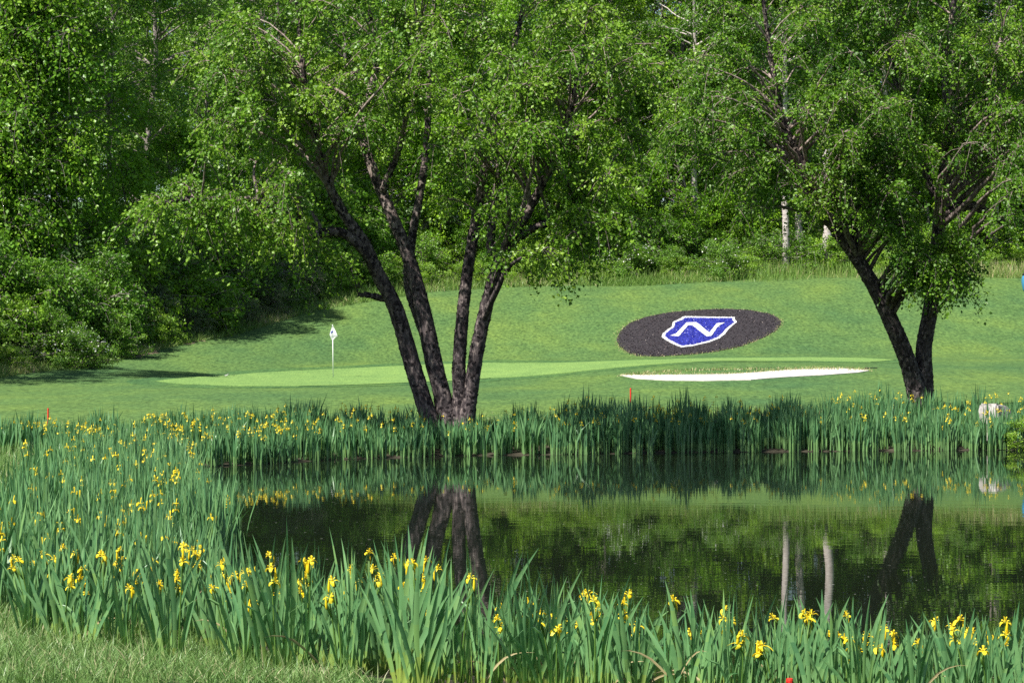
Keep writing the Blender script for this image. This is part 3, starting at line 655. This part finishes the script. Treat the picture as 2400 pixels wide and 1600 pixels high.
for px in np.arange(830, 2700, 60):          # lower brush under the wood
    lowgap = 1740 < px < 2020
    for dd, sc in [(2.2, .62), (5.0, 1.05), (8.5, 1.5)]:
        if lowgap and dd < 3: continue
        v = int(rng.choice([1, 1, 1, 3] if dd < 3 else [0, 1, 1, 3])); shrub(v, px + rng.randn() * 25, edge_d(px) + dd + rng.rand(), sc * (.8 + .35 * rng.rand()), LS[v], GS)
def bloom_shrub(px, d, s, label, n):
    r = shrub(0, px, d, s, label, None, 'flowering_shrub'); g = np.random.RandomState(int(px))
    th = g.rand(n) * 6.283; u = g.rand(n); p = np.column_stack([1.7 * np.cos(th) * np.sin(u * 1.5 + .3), -abs(1.7 * np.sin(th)) * np.sin(u * 1.5 + .3), 1.0 + 1.6 * (1 - u)]) + g.randn(n, 3) * .1
    ax = norm(g.randn(n, 3)); nn = norm(np.cross(ax, g.randn(n, 3))); bm = leaves_mesh('blossoms', p, ax, nn, np.full(n, .10), np.full(n, .09), g.rand(n))
    link('blossoms', bm, M['white_bloom'], r); r.rotation_euler.z = 0
bloom_shrub(1465, 122.5, .95, 'shrub with white blossoms at the foot of the wood above the emblem', 90)
bloom_shrub(1690, 122, .85, 'shrub with scattered white blossoms at the foot of the wood, nearer the right birch', 45)
bloom_shrub(175, 86, .75, 'pale-flowered shrub low in the left brush beside the lawn shadow', 110)
rs = shrub(1, 2405, 47.6, .34, 'small yellow-green shrub among the irises at the right end of the far bank', None)

# ------------------------------------------------------------------ blades: rough grass, irises
def blades(name, base, h, wdt, lean_, rng, tint, seg=2):
    """grass-like tapered blades; base (n,3), h, wdt (n,), lean_ (n,2) horizontal reach"""
    n = len(base); th = rng.rand(n) * 6.283; s = np.column_stack([np.cos(th), np.sin(th), np.zeros(n)])
    ts = np.linspace(0, 1, seg + 1); V = []
    for t in ts:
        c = base + np.column_stack([lean_ * t ** 1.8, h * t * (1 - .12 * t)])
        w_ = (wdt * (1 - t ** 2.2) * (.75 + .5 * t) + 1e-4)[:, None] * .5
        V += [c - s * w_, c + s * w_]
    V = np.stack(V, 1).reshape(-1, 3); k = np.arange(n)[:, None] * 2 * (seg + 1)
    Fc = np.concatenate([k + np.array([2 * i, 2 * i + 1, 2 * i + 3, 2 * i + 2]) for i in range(seg)])
    return mesh(name, V, Fc.astype(np.int32), np.tile(tint, seg))

def ground_pts(x, y): return np.column_stack([x, y, hz(x, y) - .01])
rng = np.random.RandomState(41)
# tall grass on the edge of the wood
n = 26000; px = rng.rand(n) * 3000 - 300; dd = rng.rand(n) ** 1.5 * 4.0
m_ = (px > 1690) & (px < 2040); dd = np.where(m_, rng.rand(n) * 9, dd); d = edge_d(px) + dd - .5 + np.sin(px * .02) * .4 + np.sin(px * .007) * .5
h = (.25 + .35 * rng.rand(n)) * (.5 + .6 * np.clip(dd, 0, 2) / 2) * np.where(m_ | (px > 2250), 1.9, np.where(px > 850, 1.5, 1))
patch = np.sin(px * .011 + 1) * np.sin(d * .7 + px * .004)
tag(link('tall_grass', blades('tall_grass', ground_pts((px - CX) / F * d, d), h, .02 + .02 * rng.rand(n), rng.randn(n, 2) * .16, rng, np.clip(.38 + .25 * patch + rng.randn(n) * .2, 0, 1)), M['tall_grass']),
    'tall rough grass along the foot of the wood', 'grass', kind='stuff')
# rough grass behind the far iris belt
n = 30000; px = rng.rand(n) * 2800 - 200; d = np.interp(px, [-200, 400, 1000, 1600, 2600], [43, 43.5, 46.3, 48, 49.5]) + rng.rand(n) ** 1.4 * 9
x = (px - CX) / F * d; ok = sdf(x, d) > .5; px, d, x = px[ok], d[ok], x[ok]; n = len(x)
s_ = sdf(x, d); h = np.clip(.50 - .055 * s_, .06, 1) * (.5 + .7 * rng.rand(n))
tag(link('bank_grass', blades('bank_grass', ground_pts(x, d), h, .008 + .012 * rng.rand(n), rng.randn(n, 2) * .10, rng, np.clip(.42 + rng.randn(n) * .2, 0, 1)), M['tall_grass']),
    'rough unmown grass behind the irises on the far bank', 'grass', kind='stuff')
# grass of the near bank
n = 52000; px = rng.rand(n) * 1500 - 350; d = 11.2 + rng.rand(n) * 6; x = (px - CX) / F * d
k = (sdf(x, d) > .3) & (px < 900 - (d - 11.2) * 110); x, d = x[k], d[k]; n = len(x)
tag(link('near_grass', blades('near_grass', ground_pts(x, d), .05 + .10 * rng.rand(n) ** 1.5 + .12 * (rng.rand(n) < .03), .004 + .004 * rng.rand(n), rng.randn(n, 2) * .06, rng, np.clip(.50 + rng.randn(n) * .2, 0, 1), 3), M['grass']),
    'sunlit grass of the near bank in the lower left corner', 'grass', kind='stuff')
n = 30000; d = 17 + rng.rand(n) * 23; x = -2.5 - rng.rand(n) * 8; k = (sdf(x, d) > 1.2) & (x > -.29 * d); x, d = x[k], d[k]; n = len(x)
tag(link('side_grass', blades('side_grass', ground_pts(x, d), .10 + .22 * rng.rand(n), .008 + .008 * rng.rand(n), rng.randn(n, 2) * .07, rng, np.clip(.48 + rng.randn(n) * .2, 0, 1)), M['grass']),
    'grass behind the irises of the left bank', 'grass', kind='stuff')

def fringe(name, line, n, label, spread_, h0, rng):
    k = rng.randint(0, len(line) - 1, n); t = rng.rand(n)[:, None]; p = line[k] * (1 - t) + line[k + 1] * t + rng.randn(n, 2) * spread_
    tag(link(name, blades(name, ground_pts(p[:, 0], p[:, 1]), h0 * (.5 + rng.rand(n)), .02 + .015 * rng.rand(n), rng.randn(n, 2) * .06, rng, np.clip(.72 + rng.randn(n) * .2, 0, 1)), M['tall_grass']), label, 'grass', kind='stuff')
fringe('bunker_fringe', fine(SAND[:10], .3), 1500, 'straw-coloured grass on the upper lip of the bunker', .16, .11, rng)
fringe('emblem_fringe', fine(pe, .3), 1500, 'dry grass edging the mulch oval', .10, .08, rng)

# --- iris parts
def iris_leaf_mesh(seed, L, W, bend, tipdrop=0.0, seg=8):
    rng = np.random.RandomState(seed); V, Fc, T = [], [], []
    for i in range(seg + 1):
        t = i / seg; x = bend * t ** 2.2 + tipdrop * .6 * max(0, t - .62) ** 1.3; z = L * t - tipdrop * max(0, t - .62) ** 2 * 2.2
        w_ = W * (.62 + .55 * t if t < .6 else (.95 * (1 - ((t - .6) / .4) ** 1.7))) + .0006
        y = .01 * math.sin(t * 3 + seed)
        V += [(x - w_ / 2, y, z), (x, y + w_ * .13, z), (x + w_ / 2, y, z)]
    for i in range(seg):
        a = i * 3; Fc += [[a, a + 1, a + 4, a + 3], [a + 1, a + 2, a + 5, a + 4]]; t = i / seg
        v = .95 - 1.6 * t if t < .32 else .40 + .08 * rng.randn()
        T += [v, v]
    me = mesh('leaf', V, Fc, T, smooth=True); me.materials.append(M['iris_leaf']); return me
ILEAF = [iris_leaf_mesh(i, .80, .030 + .003 * (i % 3), b) for i, b in enumerate([.02, .06, .12, -.05, .18, .09, .03, .14])] + [iris_leaf_mesh(20, .80, .032, .14, .55), iris_leaf_mesh(21, .8, .028, .2, .9)]

DRYLEAF = iris_leaf_mesh(22, .8, .020, .22, .3); DRYLEAF.materials.clear(); DRYLEAF.materials.append(M['dry_leaf'])
def petal(mb, th, L, W, rise, fall, m=0, tint=.5, c=(0, 0, 0), nseg=4):
    V = []; ct, st_ = math.cos(th), math.sin(th)
    for i in range(nseg + 1):
        t = i / nseg; r = L * math.sin(t * 1.45) ; z = rise * math.sin(min(1, t * 1.6) * math.pi / 2) - fall * t ** 2.4
        w_ = W * (math.sin(math.pi * min(1, .12 + .80 * t)) ** .8) * (.55 + .6 * t)
        for s in (-1, 0, 1): V.append((c[0] + ct * r - st_ * w_ / 2 * s, c[1] + st_ * r + ct * w_ / 2 * s, c[2] + z - abs(s) * w_ * .14))
    Fc = [[i * 3 + j, i * 3 + j + 1, i * 3 + j + 4, i * 3 + j + 3] for i in range(nseg) for j in range(2)]
    mb.add(V, Fc, tint, m)
def flower_mesh(seed):
    rng = np.random.RandomState(seed); mb = MB(); a0 = rng.rand() * 6.28
    for k in range(3):
        petal(mb, a0 + k * 2.094 + rng.randn() * .25, .046 + .010 * rng.rand(), .038, .018, .025 + .035 * rng.rand(), tint=.4 + .4 * rng.rand())
        petal(mb, a0 + 1.047 + k * 2.094, .014, .016, .050, .0, tint=.7, nseg=3)
        petal(mb, a0 + k * 2.094, .034, .022, .034, .010, tint=.85, nseg=3)
    tube(mb, [(0, 0, -.05), (0, 0, -.02), (0, 0, .01)], [.005, .009, .006], 6, m=1, tint=.6)
    me = mb.me('flower', True); me.materials.append(M['petal']); me.materials.append(M['iris_stem']); return me
def bud_mesh(seed):
    mb = MB(); lathe(mb, [(.002, -.03), (.007, -.015), (.010, .005), (.008, .035), (.003, .062), (.0005, .07)], sides=7, tint=.45)
    me = mb.me('bud', True); me.materials.append(M['petal']); return me
IFL = [flower_mesh(i) for i in range(5)]; IBUD = bud_mesh(1)
def stem_mesh(seed, L):
    rng = np.random.RandomState(seed); mb = MB(); b = rng.randn(2) * .03
    tube(mb, spline([(0, 0, 0), (b[0] * .3, b[1] * .3, L * .5), (b[0], b[1], L)], 6), np.linspace(.006, .004, 6), 6, tint=.4)
    tube(mb, spline([(b[0] * .8, b[1] * .8, L * .8), (b[0] + .012, b[1], L * .9), (b[0] + .02, b[1], L * .98)], 4), [.004, .008, .007, .001], 5, tint=.7)
    me = mb.me('flower_stem', True); me.materials.append(M['iris_stem']); return me, b
ISTEM = [stem_mesh(i, .78) for i in range(4)]

def near_iris(x, y, hgt, lab, grp, rng, nl, flowers):
    z = float(hz(x, y)); z = max(z, -.12) - .01
    r = empty('iris_plant', (x, y, z), rng.rand() * 6.283); tag(r, lab, 'iris', grp)
    fan = rng.rand() * .5 - .25
    for k in range(nl):
        u = (k - (nl - 1) / 2) / max(1, (nl - 1) / 2)
        o = link('leaf', ILEAF[-1 - int(rng.rand() * 2)] if rng.rand() < .055 else ILEAF[int(rng.rand() * 8)], None, r)
        s = hgt / .8 * (1.02 - .30 * abs(u) ** 1.5) * (.82 + .26 * rng.rand())
        o.location = (u * .055 + rng.randn() * .008, rng.randn() * .018, 0)
        o.rotation_euler = (rng.randn() * .07, u * (.17 + .16 * rng.rand()) + rng.randn() * .04, (0 if u >= 0 else math.pi) + rng.randn() * .35)
        if u < 0: o.rotation_euler.y = abs(o.rotation_euler.y)
        o.scale = (.98 * s ** .4 * (.85 + .35 * rng.rand()), 1, s)
    if rng.rand() < .16:
        o = link('withered_leaf', DRYLEAF, None, r); o.rotation_euler = (rng.randn() * .2, .25 + .5 * rng.rand(), rng.rand() * 6.28); o.scale = (.8, 1, hgt / .8 * (.5 + .4 * rng.rand()))
    for k in range(flowers):
        si = int(rng.rand() * 4); me, b = ISTEM[si]; s = hgt / .8 * (.58 + .32 * rng.rand())
        st_ = link('flower_stem', me, None, r); st_.location = (rng.randn() * .04, rng.randn() * .03, 0); st_.scale = (1, 1, s); st_.rotation_euler = (rng.randn() * .06, rng.randn() * .06, rng.rand() * 6.28)
        for q in range(1 if rng.rand() < .6 else 2):
            f = link('flower', IFL[int(rng.rand() * 5)], None, st_); f.location = (b[0] + q * .02, b[1], .80 - q * .10); f.scale = (.70, .70, .70 / s); f.rotation_euler = (rng.randn() * .2, rng.randn() * .2, 0)
        if rng.rand() < .7:
            f = link('bud', IBUD, None, st_); f.location = (b[0] + .025, b[1], .74); f.scale = (.8, .8, .8 / s)
rng = np.random.RandomState(77)
LI = ['tall iris plant of sword-shaped leaves in the foreground row at the near water edge', 'GI']
cnt = 0; tries = 0; placed = []
while cnt < 245 and tries < 20000:
    tries += 1
    px = 60 + rng.rand() * 2420; lo = np.interp(px, [60, 300, 700, 1200, 2400], [13.6, 12.7, 11.9, 11.5, 11.0]); hi = np.interp(px, [60, 300, 500, 700, 1200, 2400], [15.2, 16.0, 15.8, 15.0, 13.8, 12.7])
    d = lo + rng.rand() * (hi - lo); x = (px - CX) / F * d
    if any((x - a) ** 2 + (d - b) ** 2 < .075 ** 2 for a, b in placed): continue
    placed.append((x, d)); cnt += 1
    hgt = np.interp(px, [60, 600, 1000, 1500, 2400], [.66, .76, .84, .62, .55]) * (.78 + .34 * rng.rand())
    fl = int(rng.rand() < np.interp(px, [60, 300, 800, 1100, 2400], [.55, .72, .48, .36, .40])) + int(rng.rand() < .14)
    where = ('beside the lower left grass' if px < 330 else 'left of left birch reflection' if px < 850 else 'below left birch reflection' if px < 1250 else 'right of left birch reflection' if px < 1700 else 'below pale trunk reflections' if px < 2050 else 'below right birch reflection') + (', front row' if d < (lo + hi) / 2 else ', back row')
    if fl: near_iris(x, d, hgt, 'yellow-flowering iris on near bank ' + where, 'flowering irises of the foreground row', rng, 6 + int(rng.rand() * 4), fl)
    else: near_iris(x, d, hgt, 'bloomless iris on near bank ' + where, 'leafy irises of the foreground row', rng, 6 + int(rng.rand() * 4), 0)

# --- further irises: whole-plant meshes
def fan_arrays(rng, nl, H, W, seg=4):
    """blades of one plant as (V, F, tint)"""
    V, Fc, T = [], [], []; k = 0; az = rng.rand() * 6.283
    for i in range(nl):
        u = rng.rand() * 2 - 1; L = H * (.62 + .45 * rng.rand()); a = az + rng.randn() * .5; ln = u * (.10 + .24 * rng.rand()) * L; dx, dy = math.cos(a), math.sin(a)
        fa = rng.rand() * 6.283; sx, sy = math.cos(fa), math.sin(fa); bx, by = rng.randn(2) * .05; dr = (.5 * rng.rand() if rng.rand() < .10 else 0) * L; tn = .38 + rng.randn() * .10
        for j in range(seg + 1):
            t = j / seg; w_ = W * (.8 + .3 * t if t < .55 else 1.0 * (1 - ((t - .55) / .45) ** 1.6)) / 2 + .0005; r = ln * t ** 1.7 + dr * max(0, t - .5) * np.sign(u)
            z = L * t - dr * max(0, t - .5) ** 1.5
            V += [(bx + dx * r - sx * w_, by + dy * r - sy * w_, z), (bx + dx * r + sx * w_, by + dy * r + sy * w_, z)]
        for j in range(seg):
            Fc.append([k + 2 * j, k + 2 * j + 1, k + 2 * j + 3, k + 2 * j + 2]); T.append(tn if j else .62)
        k += 2 * (seg + 1)
    return np.array(V), np.array(Fc), np.array(T)
def bloom_arrays(rng, H):
    mb = MB(); p = np.array([rng.randn() * .05, rng.randn() * .05, H])
    tube(mb, [(p[0] * .3, p[1] * .3, 0), (p[0] * .7, p[1] * .7, H * .6), tuple(p)], [.006, .005, .004], 3, cap=False, tint=.55, m=1)
    for q in range(1 + int(rng.rand() * 2)):
        c = p + [rng.randn() * .02, rng.randn() * .02, -.06 * q]; a0 = rng.rand() * 6.28
        for k in range(3): petal(mb, a0 + k * 2.094 + rng.randn() * .3, .040, .033, .015, .034, c=c, nseg=2, tint=.3 + .5 * rng.rand())
        petal(mb, a0 + 1, .012, .02, .05, 0, c=c, nseg=2, tint=.75)
    if rng.rand() < .6: petal(mb, rng.rand() * 6.28, .01, .016, .07, 0, c=p + [.03, 0, -.05], nseg=2, tint=.4)
    return mb
rng = np.random.RandomState(88); IV = []
for i in range(10):
    V, Fc, T = fan_arrays(rng, 11, .74, .024); lm = mesh('leaves', V, Fc.astype(np.int32), T); lm.materials.append(M['iris_leaf'])
    bl = bloom_arrays(rng, .48 + .16 * rng.rand()).me('flower'); bl.materials.append(M['petal']); bl.materials.append(M['iris_stem']); IV.append((lm, bl))
cand = []
while len(cand) < 1400:
    d = 15.6 + rng.rand() * 24; x = -7.5 + rng.rand() * 7.5; px = CX + F * x / d; s = float(sdf(np.array([x]), np.array([d]))[0])
    if -.35 < s < (2.2 if d > 18 else 1.6) and -60 < px < 640 and not (d < 16.3 and px > 250):
        if rng.rand() < .35 + .65 * (s < 1.6): cand.append((x, d, s))
cand.sort(key=lambda c: c[1])
mid_ = [c for c in cand][:220]; pick = set(rng.choice(len(mid_), 55, replace=False))
rest = []
for i, (x, d, s) in enumerate(cand):
    if i in pick:
        r = empty('iris_plant', (x, d, max(float(hz(x, d)), -.15) - .01), rng.rand() * 6.28, .85 + .3 * rng.rand()); v = int(rng.rand() * 10)
        link('leaves', IV[v][0], None, r)
        if rng.rand() < .22: link('flower', IV[v][1], None, r); tag(r, 'yellow-flowering iris plant in the dense stand on the left bank of the pond', 'iris', 'flowering irises of the left bank')
        else: tag(r, 'iris plant without blooms in the dense stand on the left bank of the pond', 'iris', 'leafy irises of the left bank')
    else: rest.append((x, d, s))
def iris_mass(name, pts, label, rng, hmul, wid, nl, seg, fprob, dt=0.0):
    V, Fq, T, Mi = [], [], [], []; n = 0
    for (x, d, s) in pts:
        hm = hmul(CX + F * x / d) if callable(hmul) else hmul; hh = .9 + .16 * math.sin(x * 1.9 + 1) * math.sin(x * .7 + d) + .10 * math.sin(x * 5.3)
        v, f, t = fan_arrays(rng, nl, 0.85 * hm * hh * (.78 + .42 * rng.rand()), wid, seg); z = max(float(hz(x, d)), -.15) - .01
        V.append(v + [x, d, z]); Fq += (f + n).tolist(); T += list(np.clip(t + dt, 0, 1)); Mi += [0] * len(f); n += len(v)
        if rng.rand() < fprob(x, d, s):
            mb = bloom_arrays(rng, (.55 + .27 * rng.rand()) * hm); vv = np.concatenate(mb.v) + [x, d, z]; V.append(vv); Fq += [[i + n for i in q] for q in mb.f]; T += mb.t; Mi += [m + 1 for m in mb.m]; n += len(vv)
    me = mesh(name, np.concatenate(V), Fq, T, Mi)
    for k in ('iris_leaf', 'petal', 'iris_stem'): me.materials.append(M[k])
    return tag(link(name, me), label, 'irises', kind='stuff')
iris_mass('iris_stand', rest, 'dense stand of irises covering the left bank of the pond', rng, .86, .024, 10, 4, lambda x, d, s: .10)
far = []
while len(far) < 2300:
    px = -120 + rng.rand() * 2700; d = 38 + rng.rand() * 14; x = (px - CX) / F * d; s = float(sdf(np.array([x]), np.array([d]))[0])
    wmax = np.interp(px, [0, 400, 900, 1000, 1150, 1300, 2500], [3.2, 2.8, 2.4, 1.3, 1.4, 2.3, 2.6])
    if -.14 < s < wmax and d > 38.5: far.append((x, d, s))
iris_mass('iris_belt', far, 'long belt of yellow-flowering irises along the far bank', rng, lambda px: float(np.interp(px, [0, 500, 850, 1100, 1350, 2400], [.70, .80, .98, .86, 1.06, 1.04])), .036, 9, 3,
          lambda x, d, s: float(np.interp(CX + F * x / d, [0, 850, 1000, 1100, 1300, 1500, 2400], [.30, .27, .08, .14, .26, .18, .18])), dt=-.14)

# ------------------------------------------------------------------ golf flag
fx, fy = hit(781, 885); fz = float(hz(fx, fy)) + .02; sc = fy / F
fl = empty('golf_flag', (fx, fy, fz)); tag(fl, 'white flag on a thin white pole standing in the putting green', 'flag')
mb = MB(); tube(mb, [(0, 0, 0), (-.01, 0, 1.0), (-.025, 0, 121 * sc)], [.021, .020, .017], 8); mb.build('pole', M['white_paint'], fl, True)
mb = MB(); lathe(mb, [(.0, 121 * sc), (.022, 121 * sc + .005), (.022, 121 * sc + .03), (.0, 121 * sc + .045)], (-.025, 0, 0), 10); mb.build('finial', M['white_paint'], fl, True)
def fq(u, v):   # hanging cloth: u across, v down, in the crop's outline
    return (-.02 + u * sc, -.03 + .016 * math.sin(u * .55) + .02 * math.sin(v * .25), 120 * sc - v * sc)
rows = [(0, -1, 1.2), (6, -3, 4), (13, -5, 7.5), (20, -7, 10.5), (24, -5.6, 12), (28, -4, 6), (33, -2.2, 0)]
V = []; nn = 7
for v, l, r in rows:
    for k in range(nn): u = l + (r - l) * k / (nn - 1); V.append(fq(u, v))
Fc = [[i * nn + j, i * nn + j + 1, (i + 1) * nn + j + 1, (i + 1) * nn + j] for i in range(len(rows) - 1) for j in range(nn - 1)]
n0 = len(V); V2 = [(a, b + .006, c) for a, b, c in V]; Fc += [[i + n0 for i in f[::-1]] for f in Fc]
clo = link('flag_cloth', mesh('flag_cloth', V + V2, Fc, [.5] * len(Fc), smooth=True), M['flag_cloth'], fl)
mb = MB()
for u, v, ru, rv in [(-2.2, 14.0, 2.4, .9), (-3.0, 16, 1.5, 1.1), (.3, 13, .9, 1.6), (-1.4, 12.4, 1.8, .6), (5.4, 19, .4, 1.0), (5.0, 23, .35, .9)]:
    ring = [fq(u + ru * math.cos(a), v + rv * math.sin(a)) for a in np.linspace(0, 6.283, 12, False)]
    mb.add([(a, b - .008, c) for a, b, c in ring], [list(range(12))])
mb.build('printed_crest', M['navy_print'], clo)

# ------------------------------------------------------------------ stakes, stone, rake, bird, bin, floating leaf
def stake(px, ptop, d, wd, mat, label, white=False):
    x = (px - CX) / F * d; z0 = max(float(hz(x, d)), 0) - .05; zt = CAMZ + (HY - ptop) / F * d; r = empty('marker_stake', (x, d, z0)); tag(r, label, 'stake', None)
    h = zt - z0; mb = MB(); lathe(mb, [(wd * .5, 0), (wd * .5, h - .012), (wd * .44, h - .002), (wd * .2, h)], sides=12); mb.build('post', mat, r)
    if white:
        mb = MB(); lathe(mb, [(wd * .515, h - .075), (wd * .515, h - .05)], sides=12); mb.build('band', M['white_paint'], r)
stake(113, 956, 47.5, .036, M['red_paint'], 'thin red stake standing in the grass behind the far left irises')
stake(1478, 909, 54, .04, M['red_paint'], 'thin red stake in front of the left end of the bunker')
stake(230, 994, 44.5, .045, M['dull_red'], 'short dark red stub of a stake among the far left irises')
stake(1850, 1587, 11.6, .040, M['red_paint'], 'red-topped stake at the bottom edge among the foreground irises', True)

def boulder():
    import bmesh
    x, d = (2330 - CX) / F * 48.8, 48.8
    bm = bmesh.new(); bmesh.ops.create_cube(bm, size=1)
    for v in bm.verts:
        top = v.co.z > 0; v.co.x *= .56 if top else .86; v.co.y *= .5 if top else .75; v.co.z = (.80 if v.co.x < 0 else .70) if top else -.1
        if top: v.co.x += .02
    bmesh.ops.bevel(bm, geom=bm.edges[:], offset=.05, segments=2, affect='EDGES')
    bmesh.ops.subdivide_edges(bm, edges=bm.edges[:], cuts=2, use_grid_fill=True)
    rg = np.random.RandomState(3)
    for v in bm.verts: v.co += Vector(rg.randn(3) * .007)
    me = bpy.data.meshes.new('boulder'); bm.to_mesh(me); bm.free()
    o = link('boulder', me, M['stone']); o.location = (x, d, float(hz(x, d))); o.rotation_euler.z = .75
    tag(o, 'pale blocky boulder with a sunlit left face behind the irises on the right', 'boulder')
boulder()

def rake():
    a, b = hit(2032, 866), hit(2056, 865); r = empty('bunker_rake', (*a, float(hz(*a)) + .03)); tag(r, 'dark bunker rake lying on the grass beside the sand', 'rake')
    e = np.array([b[0] - a[0], b[1] - a[1], float(hz(*b)) - float(hz(*a))]); e = e / np.linalg.norm(e) * max(.45, np.linalg.norm(e))
    mb = MB(); tube(mb, [(0, 0, .02), tuple(e * .5 + [0, 0, .03]), tuple(e + [0, 0, .02])], .018, 6); mb.build('handle', M['black_plastic'], r)
    mb = MB(); tube(mb, [(-.02, -.28, .03), (0, 0, .035), (-.02, .28, .03)], .022, 6); hd = mb.build('rake_head', M['black_plastic'], r)
    for k in range(9):
        t = MB(); y = -.26 + k * .065; tube(t, [(-.01, y, .03), (-.015, y, -.03)], [.008, .004], 4); t.build('tine', M['black_plastic'], hd)
rake()

def bird():
    a = hit(531, 886); r = empty('bird', (*a, float(hz(*a)) + .02), -.5); tag(r, 'small black and white bird standing on the grass left of the flag', 'bird')
    c = spline([(-.13, 0, .075, .004), (-.09, 0, .085, .012), (-.05, 0, .09, .028), (0, 0, .092, .038), (.045, 0, .11, .032), (.065, 0, .135, .021), (.080, 0, .153, .022), (.098, 0, .155, .016), (.106, 0, .153, .005), (.128, 0, .150, .001)], 28)
    mb = MB(); tube(mb, c[:, :3], np.abs(c[:, 3]) + .0008, 12)
    T = []; V = mb.v[0]
    for f in mb.f:
        z = np.mean([V[i][2] for i in f]); x = np.mean([V[i][0] for i in f]); cz = np.interp(x, c[:, 0], c[:, 2]); T.append(.95 if z < cz and x > -.06 and x < .1 else (.08 if x > .05 else .35))
    mb.t = T; mb.build('body', M['feather'], r, True)
    for s in (-1, 1):
        l = MB(); tube(l, [(.0, s * .014, .062), (-.006, s * .016, .034), (.004, s * .016, 0)], [.004, .0025, .002], 5, tint=.2); tube(l, [(-.012, s * .016, .002), (.004, s * .016, .003), (.02, s * .016, .001)], .002, 4, tint=.2); l.build('leg', M['feather'], r)
bird()

def bin_():
    d = 116.0; x = (2400 + 13 - CX) / F * d; r = empty('blue_bin', (x, d, float(hz(x, d)))); tag(r, 'rounded blue bin standing on the upper lawn, cut by the right edge', 'bin')
    mb = MB(); lathe(mb, [(.30, 0), (.36, .12), (.42, .42), (.43, .62), (.40, .82), (.36, .9)], sides=20); mb.build('body', M['blue_plastic'], r, True)
    mb = MB(); lathe(mb, [(.39, .905), (.40, .96), (.30, 1.06), (.10, 1.1), (.0, 1.1)], sides=20); mb.build('lid', M['black_plastic'], r, True)
bin_()

def floating_leaf():
    a = P(583, 1252, 1); d = CAMZ / -(a[2] - CAMZ); p = P(592, 1252, d); mb = MB()
    for e, wd in (((.075, .10, .055), .012), ((.085, -.16, .006), .010)):
        s = np.array([-.05, 0, .008]); e = np.array(e) ; n_ = np.array([0, 0, 1.0]); q = [s + (e - s) * t for t in (0, .35, .7, 1)]; V = []
        for i, c in enumerate(q): w_ = wd * (1 - .3 * i); V += [c + [0, 0, w_ * .5] + [0, -w_, 0], c - [0, 0, w_ * .2] + [0, w_, 0]]
        mb.add(V, [[2 * i, 2 * i + 1, 2 * i + 3, 2 * i + 2] for i in range(3)])
    o = mb.build('fallen_reed_leaf', M['dry_leaf']); o.location = (p[0], p[1], .004); tag(o, 'bent straw-coloured reed leaf floating beside the left iris stand', 'reed leaf')
floating_leaf()

# look-alikes that share a place are told apart by their order from the left
ORD = 'first second third fourth fifth sixth seventh eighth ninth tenth eleventh twelfth thirteenth fourteenth fifteenth sixteenth seventeenth eighteenth nineteenth twentieth'.split()
same = {}
for ob in S.objects:
    if ob.parent is None and ob.get('label') and ob.get('category') in ('tree', 'shrub', 'iris') and 'left bank' not in ob['label']: same.setdefault(ob['label'], []).append(ob)
for lab, obs in same.items():
    if len(obs) > 1:
        for k, ob in enumerate(sorted(obs, key=lambda q: q.location.x / max(q.location.y, 1))): ob['label'] = lab + ', ' + (ORD[k] if k < len(ORD) else str(k + 1) + 'th') + ' from left'
